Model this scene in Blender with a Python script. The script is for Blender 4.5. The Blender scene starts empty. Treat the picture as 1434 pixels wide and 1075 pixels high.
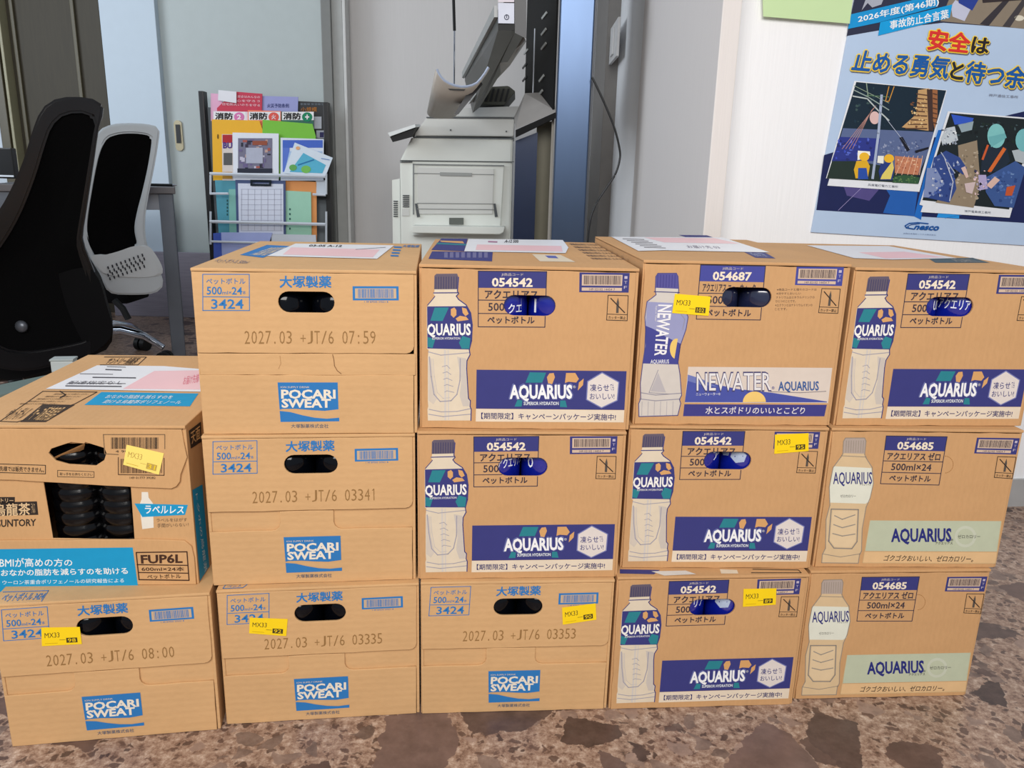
import bpy, bmesh, math, random
import numpy as np
from mathutils import Vector, Matrix
random.seed(4)
S = bpy.context.scene
C = S.collection
# ------------------------------------------------------------ camera, world, light, exposure
F, PITCH, ROLL, CAMH = 1100.33, 0.258274, -0.0265967, 0.744515
W0, H0 = 1434, 1075
cp, sp_, cr, sr = math.cos(PITCH), math.sin(PITCH), math.cos(ROLL), math.sin(ROLL)
FWD = Vector((0, cp, -sp_)); UP = Vector((0, sp_, cp)); RT = Vector((1, 0, 0))
CX = RT * cr - UP * sr; CY = RT * sr + UP * cr
cam = bpy.data.cameras.new('camera'); camo = bpy.data.objects.new('camera', cam); C.objects.link(camo)
camo.matrix_world = Matrix(((CX.x, CY.x, -FWD.x, 0), (CX.y, CY.y, -FWD.y, 0), (CX.z, CY.z, -FWD.z, CAMH), (0, 0, 0, 1)))
cam.sensor_width = 36; cam.lens = F / W0 * 36; cam.clip_start = .02
S.camera = camo
w = bpy.data.worlds.new('world'); S.world = w; w.use_nodes = True
w.node_tree.nodes['Background'].inputs[0].default_value = (.80, .88, 1.0, 1)
w.node_tree.nodes['Background'].inputs[1].default_value = .32
def area(name, loc, target, sx, sy, power, col):
    l = bpy.data.lights.new(name, 'AREA'); l.shape = 'RECTANGLE'; l.size = sx; l.size_y = sy; l.energy = power; l.color = col
    o = bpy.data.objects.new(name, l); C.objects.link(o); o.location = loc
    o.rotation_euler = (Vector(target) - Vector(loc)).to_track_quat('-Z', 'Y').to_euler(); return o
area('window_daylight', (-.1, -1.35, 2.05), (.25, 1.2, .55), 2.2, 1.2, 98, (1.0, .965, .92))
area('back_room_fill', (-2.2, 1.7, 2.6), (-.8, 3.6, .6), 1.6, 1.0, 15, (.84, .92, 1.0))  # added fill lamp to brighten the back of the room, no visible source
area('left_window_daylight', (-3.4, 1.9, 1.55), (.42, 2.7, .8), 1.5, 1.3, 42, (.86, .93, 1.0))
S.view_settings.view_transform = 'Standard'; S.view_settings.look = 'None'
S.view_settings.gamma = 1; S.view_settings.use_curve_mapping = False
S.view_settings.exposure = 0.0

# ------------------------------------------------------------ helpers
def ray(u, v):
    a = u - W0 / 2; b = H0 / 2 - v
    d = CX * a + CY * b + FWD * F
    return Vector((0, 0, CAMH)), d
def at(u, v, y):
    o, d = ray(u, v); return o + d * (y / d.y)
def atz(u, v, z):
    o, d = ray(u, v); return o + d * ((z - o.z) / d.z)
def onplane(u, v, p, n):
    o, d = ray(u, v); return o + d * ((p - o).dot(n) / d.dot(n))
def lin(c):
    c = c / 255; return c / 12.92 if c <= .04045 else ((c + .055) / 1.055) ** 2.4
def rgb(c): return (lin(c[0]), lin(c[1]), lin(c[2]), 1)
MC = {}
def mat(name, col, rough=.5, metal=0, var=.08, scale=20, bump=0, bscale=200, stretch=(1, 1, 1), spec=.5, col2=None, trans=0, coat=0):
    if name in MC: return MC[name]
    m = bpy.data.materials.new(name); m.use_nodes = True; nt = m.node_tree; b = nt.nodes['Principled BSDF']
    b.inputs['Roughness'].default_value = rough; b.inputs['Metallic'].default_value = metal
    b.inputs['Specular IOR Level'].default_value = spec
    if trans: b.inputs['Transmission Weight'].default_value = trans
    if coat: b.inputs['Coat Weight'].default_value = coat
    tc = nt.nodes.new('ShaderNodeTexCoord'); mp = nt.nodes.new('ShaderNodeMapping'); mp.inputs['Scale'].default_value = stretch
    nt.links.new(tc.outputs['Object'], mp.inputs['Vector'])
    n = nt.nodes.new('ShaderNodeTexNoise'); n.inputs['Scale'].default_value = scale; n.inputs['Detail'].default_value = 4
    nt.links.new(mp.outputs[0], n.inputs['Vector'])
    mx = nt.nodes.new('ShaderNodeMix'); mx.data_type = 'RGBA'
    c = rgb(col); c2 = rgb(col2) if col2 else tuple(max(0, x * (1 - 2.2 * var)) for x in c[:3]) + (1,)
    mx.inputs['A'].default_value = c2; mx.inputs['B'].default_value = tuple(min(1, x * (1 + var * .6)) for x in c[:3]) + (1,)
    nt.links.new(n.outputs['Fac'], mx.inputs['Factor']); nt.links.new(mx.outputs['Result'], b.inputs['Base Color'])
    if bump:
        n2 = nt.nodes.new('ShaderNodeTexNoise'); n2.inputs['Scale'].default_value = bscale; n2.inputs['Detail'].default_value = 3
        nt.links.new(mp.outputs[0], n2.inputs['Vector'])
        bp = nt.nodes.new('ShaderNodeBump'); bp.inputs['Strength'].default_value = bump; bp.inputs['Distance'].default_value = .002
        nt.links.new(n2.outputs['Fac'], bp.inputs['Height']); nt.links.new(bp.outputs[0], b.inputs['Normal'])
    MC[name] = m; return m
def link(o, parent=None):
    C.objects.link(o)
    if parent is not None: o.parent = parent
    return o
def fin(bm, name, mats, parent=None, smooth=False):
    me = bpy.data.meshes.new(name); bm.normal_update(); bm.to_mesh(me); bm.free()
    for m in (mats if isinstance(mats, (list, tuple)) else [mats]): me.materials.append(m)
    if smooth:
        for p in me.polygons: p.use_smooth = True
        if smooth != 'all': me.set_sharp_from_angle(angle=math.radians(40))
    return link(bpy.data.objects.new(name, me), parent)
def tag(o, label, cat, group=None, kind=None):
    if kind: o['kind'] = kind
    if label: o['label'] = label
    if cat: o['category'] = cat
    if group: o['group'] = group
    return o
def thing(name, loc, rz, label, cat, group=None):
    o = bpy.data.objects.new(name, None); C.objects.link(o); o.location = loc; o.rotation_euler = (0, 0, rz)
    o.empty_display_size = .05
    return tag(o, label, cat, group)
def bbox(bm, x0, x1, y0, y1, z0, z1, bev=0, mi=0):
    r = bmesh.ops.create_cube(bm, size=1)['verts']
    for v in r: v.co = Vector(((x0 + x1) / 2 + v.co.x * (x1 - x0), (y0 + y1) / 2 + v.co.y * (y1 - y0), (z0 + z1) / 2 + v.co.z * (z1 - z0)))
    fs = list({f for v in r for f in v.link_faces})
    for f in fs: f.material_index = mi
    if bev:
        bmesh.ops.bevel(bm, geom=list({e for v in r for e in v.link_edges}), offset=bev, segments=2, affect='EDGES', profile=.6)
def prism(bm, pts, vec, mi=0):
    pts = [Vector(p) for p in pts]; vec = Vector(vec)
    n = Vector((0, 0, 0))
    for i in range(len(pts)):
        n += (pts[i] - pts[0]).cross(pts[(i + 1) % len(pts)] - pts[0])
    if n.dot(vec) > 0: pts = pts[::-1]
    a = [bm.verts.new(p) for p in pts]; b = [bm.verts.new(p + vec) for p in pts]; k = len(a)
    fs = [bm.faces.new(a), bm.faces.new(b[::-1])]
    for i in range(k): fs.append(bm.faces.new((a[(i + 1) % k], a[i], b[i], b[(i + 1) % k])))
    for f in fs: f.material_index = mi
def ring(bm, outer, inner, vec):
    k = len(outer); vec = Vector(vec)
    A = [bm.verts.new(p) for p in outer]; B = [bm.verts.new(p) for p in inner]
    A2 = [bm.verts.new(p + vec) for p in outer]; B2 = [bm.verts.new(p + vec) for p in inner]
    for i in range(k):
        j = (i + 1) % k
        bm.faces.new((A[i], A[j], B[j], B[i])); bm.faces.new((A2[j], A2[i], B2[i], B2[j]))
        bm.faces.new((A[j], A[i], A2[i], A2[j])); bm.faces.new((B[i], B[j], B2[j], B2[i]))
    bmesh.ops.recalc_face_normals(bm, faces=bm.faces)
def smoothloop(pts, n=48, closed=True):
    k = len(pts); out = []
    segs = k if closed else k - 1
    dense = []
    for i in range(segs):
        g = (lambda j: pts[j % k]) if closed else (lambda j: pts[max(0, min(k - 1, j))])
        p0, p1, p2, p3 = [Vector(g(i + d)) for d in (-1, 0, 1, 2)]
        for s in range(12):
            t = s / 12
            dense.append(.5 * ((2 * p1) + (p2 - p0) * t + (2 * p0 - 5 * p1 + 4 * p2 - p3) * t * t + (3 * p1 - p0 - 3 * p2 + p3) * t ** 3))
    if not closed: dense.append(Vector(pts[-1])); return dense
    L = [0]
    for i in range(len(dense)): L.append(L[-1] + (dense[(i + 1) % len(dense)] - dense[i]).length)
    for q in range(n):
        d = q / n * L[-1]; i = max(j for j in range(len(dense)) if L[j] <= d)
        t = (d - L[i]) / max(1e-9, L[i + 1] - L[i]); out.append(dense[i].lerp(dense[(i + 1) % len(dense)], t))
    return out
def tube(bm, pts, r, seg=8, r2=None, mi=0):
    pts = [Vector(p) for p in pts]; rings = []
    for i, p in enumerate(pts):
        t = (pts[min(i + 1, len(pts) - 1)] - pts[max(i - 1, 0)]).normalized()
        a = t.cross(Vector((0, 0, 1)) if abs(t.z) < .9 else Vector((1, 0, 0))).normalized(); b = t.cross(a)
        rr = r + ((r2 - r) * i / (len(pts) - 1) if r2 is not None else 0)
        rings.append([bm.verts.new(p + (a * math.cos(q * 2 * math.pi / seg) + b * math.sin(q * 2 * math.pi / seg)) * rr) for q in range(seg)])
    for A, B in zip(rings, rings[1:]):
        for q in range(seg):
            f = bm.faces.new((A[q], A[(q + 1) % seg], B[(q + 1) % seg], B[q])); f.material_index = mi
    for R_ in (rings[0][::-1], rings[-1]):
        f = bm.faces.new(R_); f.material_index = mi
    bmesh.ops.recalc_face_normals(bm, faces=bm.faces)
def lathe(bm, prof, seg=24, mi=0, c=(0, 0)):
    rings = [[bm.verts.new((c[0] + r * math.cos(q * 2 * math.pi / seg), c[1] + r * math.sin(q * 2 * math.pi / seg), z)) for q in range(seg)] for r, z in prof]
    for A, B in zip(rings, rings[1:]):
        for q in range(seg):
            f = bm.faces.new((A[q], A[(q + 1) % seg], B[(q + 1) % seg], B[q])); f.material_index = mi
    bm.faces.new(rings[0][::-1]).material_index = mi; bm.faces.new(rings[-1]).material_index = mi

TC = {}
def rawtext(s, off):
    cu = bpy.data.curves.new('t', 'FONT'); cu.body = s; cu.dimensions = '2D'; cu.fill_mode = 'FRONT'; cu.resolution_u = 2; cu.offset = off
    o = bpy.data.objects.new('t', cu); C.objects.link(o)
    dg = bpy.context.evaluated_depsgraph_get(); dg.update()
    me = bpy.data.meshes.new_from_object(o.evaluated_get(dg))
    vs = [(v.co.x, v.co.y) for v in me.vertices]; fs = [tuple(p.vertices) for p in me.polygons]
    bpy.data.objects.remove(o); bpy.data.curves.remove(cu); bpy.data.meshes.remove(me); return vs, fs
CAPH = max(v[1] for v in rawtext('H', 0)[0])
def textdata(s, bold):
    """(unit box vertices, faces); capitals are fitted from the baseline, weight is added by shifted copies"""
    k = (s, bold)
    if k in TC: return TC[k]
    nat = s.isascii() and bold < .06
    vs, fs = rawtext(s, bold if nat else min(bold, 0)); lf = None
    if vs:
        x0 = min(v[0] for v in vs); x1 = max(v[0] for v in vs); y0 = min(v[1] for v in vs); y1 = max(v[1] for v in vs)
        if s.isascii() and len(s) > 1 and s.upper() == s: y0, y1 = 0, CAPH
        dx = max(1e-6, x1 - x0); dy = max(1e-6, y1 - y0)
        if bold > .004 and not nat:
            r = bold * .62; n = 4 if bold < .05 else 10
            sh = [(r * math.cos(2 * math.pi * i / n + .785), r * math.sin(2 * math.pi * i / n + .785)) for i in range(n)]
            if n == 10: sh += [(r * .5 * math.cos(2 * math.pi * i / 5), r * .5 * math.sin(2 * math.pi * i / 5)) for i in range(5)]
            V = []; Fc = []; lf = []
            for a, b in sh:
                i0 = len(V); lf += [.12 * len(lf) / max(1, len(vs))] * len(vs); V += [(p + a, q + b) for p, q in vs]; Fc += [tuple(i0 + j for j in f) for f in fs]
            vs, fs = V, Fc
        vs = [((a - x0) / dx, (b - y0) / dy, lf[i] if lf else 0) for i, (a, b) in enumerate(vs)]
    TC[k] = (vs, fs); return TC[k]

def ink(col):
    return mat('ink_%02x%02x%02x' % tuple(col), col, rough=.62, var=.05, scale=60, spec=.3)
class Print:
    """flat print laid on a surface; surf(u, v, lift) -> local point"""
    def __init__(s, name, surf, parent, base=0):
        s.n = name; s.f = surf; s.p = parent; s.v = []; s.fc = []; s.mi = []; s.m = []; s.base = base; s.out = None
    def _m(s, col):
        m = ink(col) if isinstance(col, (tuple, list)) else col
        if m not in s.m: s.m.append(m)
        return s.m.index(m)
    def poly(s, pts, col, l=1):
        i0 = len(s.v); s.v += [s.f(u, v, l + s.base) for u, v in pts]; s.fc.append(tuple(range(i0, i0 + len(pts)))); s.mi.append(s._m(col))
    def rect(s, l, t, r, b, col, k=1): s.poly([(l, t), (r, t), (r, b), (l, b)], col, k)
    def line(s, pts, wd, col, l=2):
        for (a, b), (c, d) in zip(pts, pts[1:]):
            L = math.hypot(c - a, d - b) or 1; nx = -(d - b) / L * wd / 2; ny = (c - a) / L * wd / 2
            ex = (c - a) / L * wd * .25; ey = (d - b) / L * wd * .25
            s.poly([(a + nx - ex, b + ny - ey), (c + nx + ex, d + ny + ey), (c - nx + ex, d - ny + ey), (a - nx - ex, b - ny - ey)], col, l)
    def frame(s, l, t, r, b, wd, col, k=2): s.line([(l, t), (r, t), (r, b), (l, b), (l, t)], wd, col, k)
    def ell(s, cx, cy, rx, ry, col, l=2, n=20, a0=0, a1=2 * math.pi):
        s.poly([(cx + rx * math.cos(a0 + (a1 - a0) * i / n), cy + ry * math.sin(a0 + (a1 - a0) * i / n)) for i in range(n + (a1 - a0 < 6.28))], col, l)
    def textq(s, t, q, col, l=3, bold=.01):
        vs, fs = textdata(t, bold)
        if not vs: return
        i0 = len(s.v); TL, TR, BR, BL = q
        for a, b, lf in vs:
            u = (TL[0] * (1 - a) + TR[0] * a) * b + (BL[0] * (1 - a) + BR[0] * a) * (1 - b)
            v = (TL[1] * (1 - a) + TR[1] * a) * b + (BL[1] * (1 - a) + BR[1] * a) * (1 - b)
            s.v.append(s.f(u, v, l + s.base + lf))
        m = s._m(col)
        for f in fs: s.fc.append(tuple(i0 + j for j in f)); s.mi.append(m)
    def text(s, t, l, tp, r, b, col, k=3, bold=.01): s.textq(t, [(l, tp), (r, tp), (r, b), (l, b)], col, k, bold)
    def bars(s, l, t, r, b, col, k=3, seed=1, q=None):
        rn = random.Random(seed); x = l
        while x < r:
            wd = rn.choice((.9, 1.3, 2.2)) * (r - l) / 110; s.rect(x, t, min(r, x + wd), b, col, k); x += wd + rn.choice((.9, 1.4, 2)) * (r - l) / 110
    def cut(s): s.build(); s.v = []; s.fc = []; s.mi = []; s.m = []
    def build(s, label=None, clip=None):
        if not s.v: return
        me = bpy.data.meshes.new(s.n); me.from_pydata([tuple(p) for p in s.v], [], s.fc)
        for m in s.m: me.materials.append(m)
        me.polygons.foreach_set('material_index', s.mi); me.update()
        if clip:
            bm = bmesh.new(); bm.from_mesh(me); k = len(clip)
            cx = sum(p[0] for p in clip) / k; cz = sum(p[1] for p in clip) / k
            for i in range(k):
                a = clip[i]; b = clip[(i + 1) % k]
                if math.hypot(b[0] - a[0], b[1] - a[1]) < 1e-5: continue
                bmesh.ops.bisect_plane(bm, geom=bm.verts[:] + bm.edges[:] + bm.faces[:], dist=1e-7, plane_co=(a[0], 0, a[1]), plane_no=(b[1] - a[1], 0, a[0] - b[0]))
            def inside(p):
                for i in range(k):
                    a = clip[i]; b = clip[(i + 1) % k]
                    if math.hypot(b[0] - a[0], b[1] - a[1]) < 1e-5: continue
                    c1 = (b[0] - a[0]) * (p.z - a[1]) - (b[1] - a[1]) * (p.x - a[0]); c2 = (b[0] - a[0]) * (cz - a[1]) - (b[1] - a[1]) * (cx - a[0])
                    if c1 * c2 < 0: return False
                return True
            bmesh.ops.delete(bm, geom=[f for f in bm.faces if inside(f.calc_center_median())], context='FACES'); bm.to_mesh(me); bm.free()
        o = link(bpy.data.objects.new(s.n, me), s.p)
        if label: o['label'] = label
        return o
def homog(q, w_, h_):
    A = []; B = []
    for (u, v), (x, z) in zip(q, [(-w_ / 2, h_), (w_ / 2, h_), (w_ / 2, 0), (-w_ / 2, 0)]):
        A.append([u, v, 1, 0, 0, 0, -u * x, -v * x]); B.append(x)
        A.append([0, 0, 0, u, v, 1, -u * z, -v * z]); B.append(z)
    m = np.linalg.solve(np.array(A, float), np.array(B, float))
    def f(u, v):
        d = m[6] * u + m[7] * v + 1
        return ((m[0] * u + m[1] * v + m[2]) / d, (m[3] * u + m[4] * v + m[5]) / d)
    return f
LIFT = .00012
def plate(name, outer, holes, y0, t, m, parent, wob=.0004, bev=.0006):
    """upright sheet: outlines in (x, z); front surface at y0, thickness t backwards; real holes"""
    cu = bpy.data.curves.new(name, 'CURVE'); cu.dimensions = '2D'; cu.fill_mode = 'BOTH'; cu.extrude = t / 2 - bev; cu.bevel_depth = bev; cu.bevel_resolution = 1; cu.offset = -bev
    rn = random.Random(len(outer) * 7 + int(abs(outer[0][0]) * 1e5))
    for li, lp in enumerate([outer] + holes):
        pts = []
        for i in range(len(lp)):
            a = lp[i]; b = lp[(i + 1) % len(lp)]; L = math.hypot(b[0] - a[0], b[1] - a[1]); n = max(1, int(L / .018)) if li == 0 else 1
            for k in range(n):
                t_ = k / n; e = wob if (li == 0 and k) else 0
                pts.append((a[0] + (b[0] - a[0]) * t_ + rn.uniform(-e, e), a[1] + (b[1] - a[1]) * t_ + rn.uniform(-e, e)))
        spl = cu.splines.new('POLY'); spl.points.add(len(pts) - 1); spl.use_cyclic_u = True
        for i, (x, z) in enumerate(pts): spl.points[i].co = (x, z, 0, 1)
    o = bpy.data.objects.new('t', cu); C.objects.link(o)
    dg = bpy.context.evaluated_depsgraph_get(); dg.update()
    me = bpy.data.meshes.new_from_object(o.evaluated_get(dg)); bpy.data.objects.remove(o); bpy.data.curves.remove(cu)
    me.transform(Matrix(((1, 0, 0, 0), (0, 0, -1, y0 + t / 2), (0, 1, 0, 0), (0, 0, 0, 1))))
    me.name = name; me.materials.clear(); me.materials.append(m)
    return link(bpy.data.objects.new(name, me), parent)
def pill(cx, cz, w_, h_, n=10):
    r = h_ / 2; p = []
    for i in range(n + 1):
        a = -math.pi / 2 + math.pi * i / n; p.append((cx + w_ / 2 - r + r * math.cos(a), cz + r * math.sin(a)))
    for i in range(n + 1):
        a = math.pi / 2 + math.pi * i / n; p.append((cx - w_ / 2 + r + r * math.cos(a), cz + r * math.sin(a)))
    return p

# ------------------------------------------------------------ materials
def cardboard(name, col, axis):
    m = bpy.data.materials.new(name); m.use_nodes = True; nt = m.node_tree; b = nt.nodes['Principled BSDF']
    b.inputs['Roughness'].default_value = .72; b.inputs['Specular IOR Level'].default_value = .28
    tc = nt.nodes.new('ShaderNodeTexCoord')
    def noise(scale, st, det=4):
        mp = nt.nodes.new('ShaderNodeMapping'); mp.inputs['Scale'].default_value = st; nt.links.new(tc.outputs['Object'], mp.inputs[0])
        n = nt.nodes.new('ShaderNodeTexNoise'); n.inputs['Scale'].default_value = scale; n.inputs['Detail'].default_value = det
        nt.links.new(mp.outputs[0], n.inputs['Vector']); return n
    big = noise(7, (1, 1, 1)); fib = noise(260, (.35, .35, 1) if axis == 'z' else (1, 1, .35))
    c = rgb(col)
    mx = nt.nodes.new('ShaderNodeMix'); mx.data_type = 'RGBA'; mx.inputs['A'].default_value = tuple(x * .86 for x in c[:3]) + (1,); mx.inputs['B'].default_value = tuple(x * 1.1 for x in c[:3]) + (1,)
    nt.links.new(big.outputs['Fac'], mx.inputs['Factor'])
    m2 = nt.nodes.new('ShaderNodeMix'); m2.data_type = 'RGBA'; m2.blend_type = 'MULTIPLY'; m2.inputs['Factor'].default_value = .16
    rp = nt.nodes.new('ShaderNodeValToRGB'); rp.color_ramp.elements[0].position = .3; rp.color_ramp.elements[0].color = (.72, .7, .66, 1); rp.color_ramp.elements[1].position = .6; rp.color_ramp.elements[1].color = (1, 1, 1, 1)
    nt.links.new(fib.outputs['Fac'], rp.inputs[0]); nt.links.new(mx.outputs['Result'], m2.inputs['A']); nt.links.new(rp.outputs[0], m2.inputs['B'])
    nt.links.new(m2.outputs['Result'], b.inputs['Base Color'])
    wv = nt.nodes.new('ShaderNodeTexWave'); wv.bands_direction = 'X' if axis == 'x' else 'Z'; wv.inputs['Scale'].default_value = 32; wv.inputs['Distortion'].default_value = .6
    nt.links.new(tc.outputs['Object'], wv.inputs['Vector'])
    dent = noise(14, (1, 1, 1), 2)
    ad = nt.nodes.new('ShaderNodeMath'); ad.operation = 'MULTIPLY_ADD'; ad.inputs[1].default_value = .05
    nt.links.new(wv.outputs['Fac'], ad.inputs[0]); nt.links.new(dent.outputs['Fac'], ad.inputs[2])
    bp = nt.nodes.new('ShaderNodeBump'); bp.inputs['Strength'].default_value = .5; bp.inputs['Distance'].default_value = .004
    nt.links.new(ad.outputs[0], bp.inputs['Height']); nt.links.new(bp.outputs[0], b.inputs['Normal'])
    return m
CBP = cardboard('cardboard_tan', (208, 166, 118), 'z')
CBA = cardboard('cardboard_brown', (200, 155, 108), 'x')
CBO = cardboard('cardboard_golden', (204, 160, 112), 'x')
CBIN = cardboard('cardboard_inside', (188, 142, 92), 'x')
NAVY = (56, 58, 122); BLUE = (44, 118, 184); CREAM = (220, 205, 182); TEAL = (40, 128, 140); ORG = (214, 162, 104)
KRAFT = (216, 171, 120); DK = (48, 40, 36); SKY = (22, 150, 200)
YEL = mat('yellow_label_paper', (250, 212, 20), rough=.35, var=.03)
YELG = mat('glare_washed_label_paper', (252, 226, 120), rough=.3, var=.03)  # yellow label paper paled to paint glare on one tag
PAPER = mat('white_slip_paper', (236, 236, 240), rough=.4, var=.03)
PINK = mat('pink_slip_paper', (244, 200, 204), rough=.4, var=.03)

# ------------------------------------------------------------ floor
def floor_mat():
    m = bpy.data.materials.new('brown_breccia_marble'); m.use_nodes = True; nt = m.node_tree; b = nt.nodes['Principled BSDF']
    N = nt.nodes.new; Lk = nt.links.new
    b.inputs['Roughness'].default_value = .34; b.inputs['Specular IOR Level'].default_value = .4
    tc = N('ShaderNodeTexCoord')
    def noise(sc, det, ro=.6, vec=None, ds=0):
        g = N('ShaderNodeTexNoise'); g.inputs['Scale'].default_value = sc; g.inputs['Detail'].default_value = det; g.inputs['Roughness'].default_value = ro; g.inputs['Distortion'].default_value = ds
        Lk(vec or tc.outputs['Object'], g.inputs['Vector']); return g
    def warp(amt, sc):
        wn = noise(sc, 3); wm = N('ShaderNodeVectorMath'); wm.operation = 'SCALE'; wm.inputs['Scale'].default_value = amt; Lk(wn.outputs['Color'], wm.inputs[0])
        wa = N('ShaderNodeVectorMath'); wa.operation = 'ADD'; Lk(tc.outputs['Object'], wa.inputs[0]); Lk(wm.outputs[0], wa.inputs[1]); return wa.outputs[0]
    w1 = warp(.05, 14); w2 = warp(.02, 50)
    g = noise(70, 9, .78, None, .1); r1 = N('ShaderNodeValToRGB'); e = r1.color_ramp.elements; e[0].position = .34; e[0].color = rgb((76, 56, 48)); e[1].position = .68; e[1].color = rgb((208, 188, 172))
    x = e.new(.45); x.color = rgb((138, 110, 94)); x = e.new(.54); x.color = rgb((168, 142, 124)); Lk(g.outputs['Fac'], r1.inputs[0])
    last = r1.outputs[0]
    def chips(scale, thr, cols, lo, feather, vec, strength, last, tex=30):
        v = N('ShaderNodeTexVoronoi'); v.inputs['Scale'].default_value = scale; Lk(vec, v.inputs['Vector'])
        ve = N('ShaderNodeTexVoronoi'); ve.feature = 'DISTANCE_TO_EDGE'; ve.inputs['Scale'].default_value = scale; Lk(vec, ve.inputs['Vector'])
        sx = N('ShaderNodeSeparateXYZ'); Lk(v.outputs['Color'], sx.inputs[0])
        sel = N('ShaderNodeMath'); sel.operation = 'LESS_THAN'; sel.inputs[1].default_value = thr; Lk(sx.outputs[0], sel.inputs[0])
        mr = N('ShaderNodeMapRange'); mr.inputs[1].default_value = lo; mr.inputs[2].default_value = lo + feather; Lk(ve.outputs['Distance'], mr.inputs[0])
        mk = N('ShaderNodeMath'); mk.operation = 'MULTIPLY'; Lk(sel.outputs[0], mk.inputs[0]); Lk(mr.outputs[0], mk.inputs[1])
        m2 = N('ShaderNodeMath'); m2.operation = 'MULTIPLY'; m2.inputs[1].default_value = strength; Lk(mk.outputs[0], m2.inputs[0])
        tn = noise(tex, 5, .6); ad = N('ShaderNodeMath'); ad.operation = 'MULTIPLY_ADD'; ad.inputs[1].default_value = .55; Lk(sx.outputs[1], ad.inputs[0]); 
        sb = N('ShaderNodeMath'); sb.operation = 'SUBTRACT'; sb.inputs[1].default_value = .28; Lk(tn.outputs['Fac'], sb.inputs[0]); Lk(sb.outputs[0], ad.inputs[2])
        rp = N('ShaderNodeValToRGB'); ee = rp.color_ramp.elements; ee[0].color = rgb(cols[0]); ee[1].color = rgb(cols[1]); Lk(ad.outputs[0], rp.inputs[0])
        mm = N('ShaderNodeMix'); mm.data_type = 'RGBA'; Lk(m2.outputs[0], mm.inputs['Factor']); Lk(last, mm.inputs['A']); Lk(rp.outputs[0], mm.inputs['B']); return mm.outputs['Result']
    last = chips(80, .34, ((48, 34, 32), (110, 84, 74)), .10, .08, w2, .85, last)
    last = chips(34, .22, ((52, 38, 35), (170, 144, 130)), .08, .03, w1, .85, last)
    last = chips(16, .17, ((44, 32, 30), (112, 88, 80)), .08, .012, w2, .95, last)
    last = chips(8.5, .12, ((56, 42, 39), (126, 102, 94)), .07, .008, w2, .95, last)
    Lk(last, b.inputs['Base Color']); return m
bm = bmesh.new(); bbox(bm, -4.5, 4, -2.2, 4.5, -.1, 0)
tag(fin(bm, 'floor', floor_mat()), None, None, kind='structure')

# ------------------------------------------------------------ walls
def wallpaper(name, col, st=.06):
    m = mat(name, col, rough=.75, var=.03, scale=30, stretch=(12, 12, .3), bump=st, bscale=30, spec=.25); return m
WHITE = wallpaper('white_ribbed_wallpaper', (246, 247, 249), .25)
SHADEW = wallpaper('shaded_white_wallpaper', (224, 219, 216), .15)  # white wallpaper greyed to paint shade on the pillar side
P0 = Vector((1.25, 1.79, 0)); WYAW = .12
WX = Vector((math.cos(WYAW), math.sin(WYAW), 0)); WN = Vector((math.sin(WYAW), -math.cos(WYAW), 0))
cor = onplane(990, 166, P0, WN); cor.z = 0
bm = bmesh.new()
e2 = cor + WX * 2.6
prism(bm, [(cor.x, cor.y, 0), (e2.x, e2.y, 0), (e2.x, 4.1, 0), (cor.x + .03, 4.1, 0)], (0, 0, 2.7))
tag(fin(bm, 'wall_right', WHITE), None, None, kind='structure')
bm = bmesh.new(); prism(bm, [cor + WX * .0 + WN * .008, cor + WX * 2.6 + WN * .008, cor + WX * 2.6 - WN * .002, cor - WN * .002], (0, 0, .07))
tag(fin(bm, 'baseboard_right', mat('baseboard_grey', (176, 176, 176), rough=.4)), None, None, kind='structure')
# shaded side of the pillar: strips a few mm proud, the near one greyed to paint the shade
def sidebox(u0, u1, name, m, off, z0=0, z1=2.7):
    xs = cor.x
    def yof(u):  # depth where the column u meets the plane x = xs
        o, d = ray(u, 200); return xs / d.x * d.y
    b = bmesh.new(); y0 = yof(u0); y1 = min(4.08, yof(u1)); bbox(b, xs - off, xs + .03, min(y0, y1), max(y0, y1), z0, z1, .002)
    return fin(b, name, m)
tag(sidebox(1000, 893, 'trim_1', SHADEW, .006), None, None, kind='structure')
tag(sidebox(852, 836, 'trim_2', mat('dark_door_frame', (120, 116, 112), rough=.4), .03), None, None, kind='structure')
# wall switch on that side
xs = cor.x
def onx(u, v, x):
    o, d = ray(u, v); return o + d * (x / d.x)
sw = thing('light_switch', onx(866, 80, xs - .004), 0, 'white wall switch plate on the shaded side of the pillar', 'switch')
a = onx(872, 18, xs); b_ = onx(858, 78, xs)
L0 = Vector(sw.location)
bm = bmesh.new(); bbox(bm, -.012, -.001, min(a.y, b_.y) - L0.y, max(a.y, b_.y) - L0.y, -.0, .14, .003); fin(bm, 'switch_plate', mat('switch_plastic', (225, 225, 225), rough=.3), sw)
bm = bmesh.new(); bbox(bm, -.018, -.012, (a.y + b_.y) / 2 - L0.y - .04, (a.y + b_.y) / 2 - L0.y + .04, .02, .12, .002); fin(bm, 'switch_rocker', mat('switch_plastic', (225, 225, 225)), sw)

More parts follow.
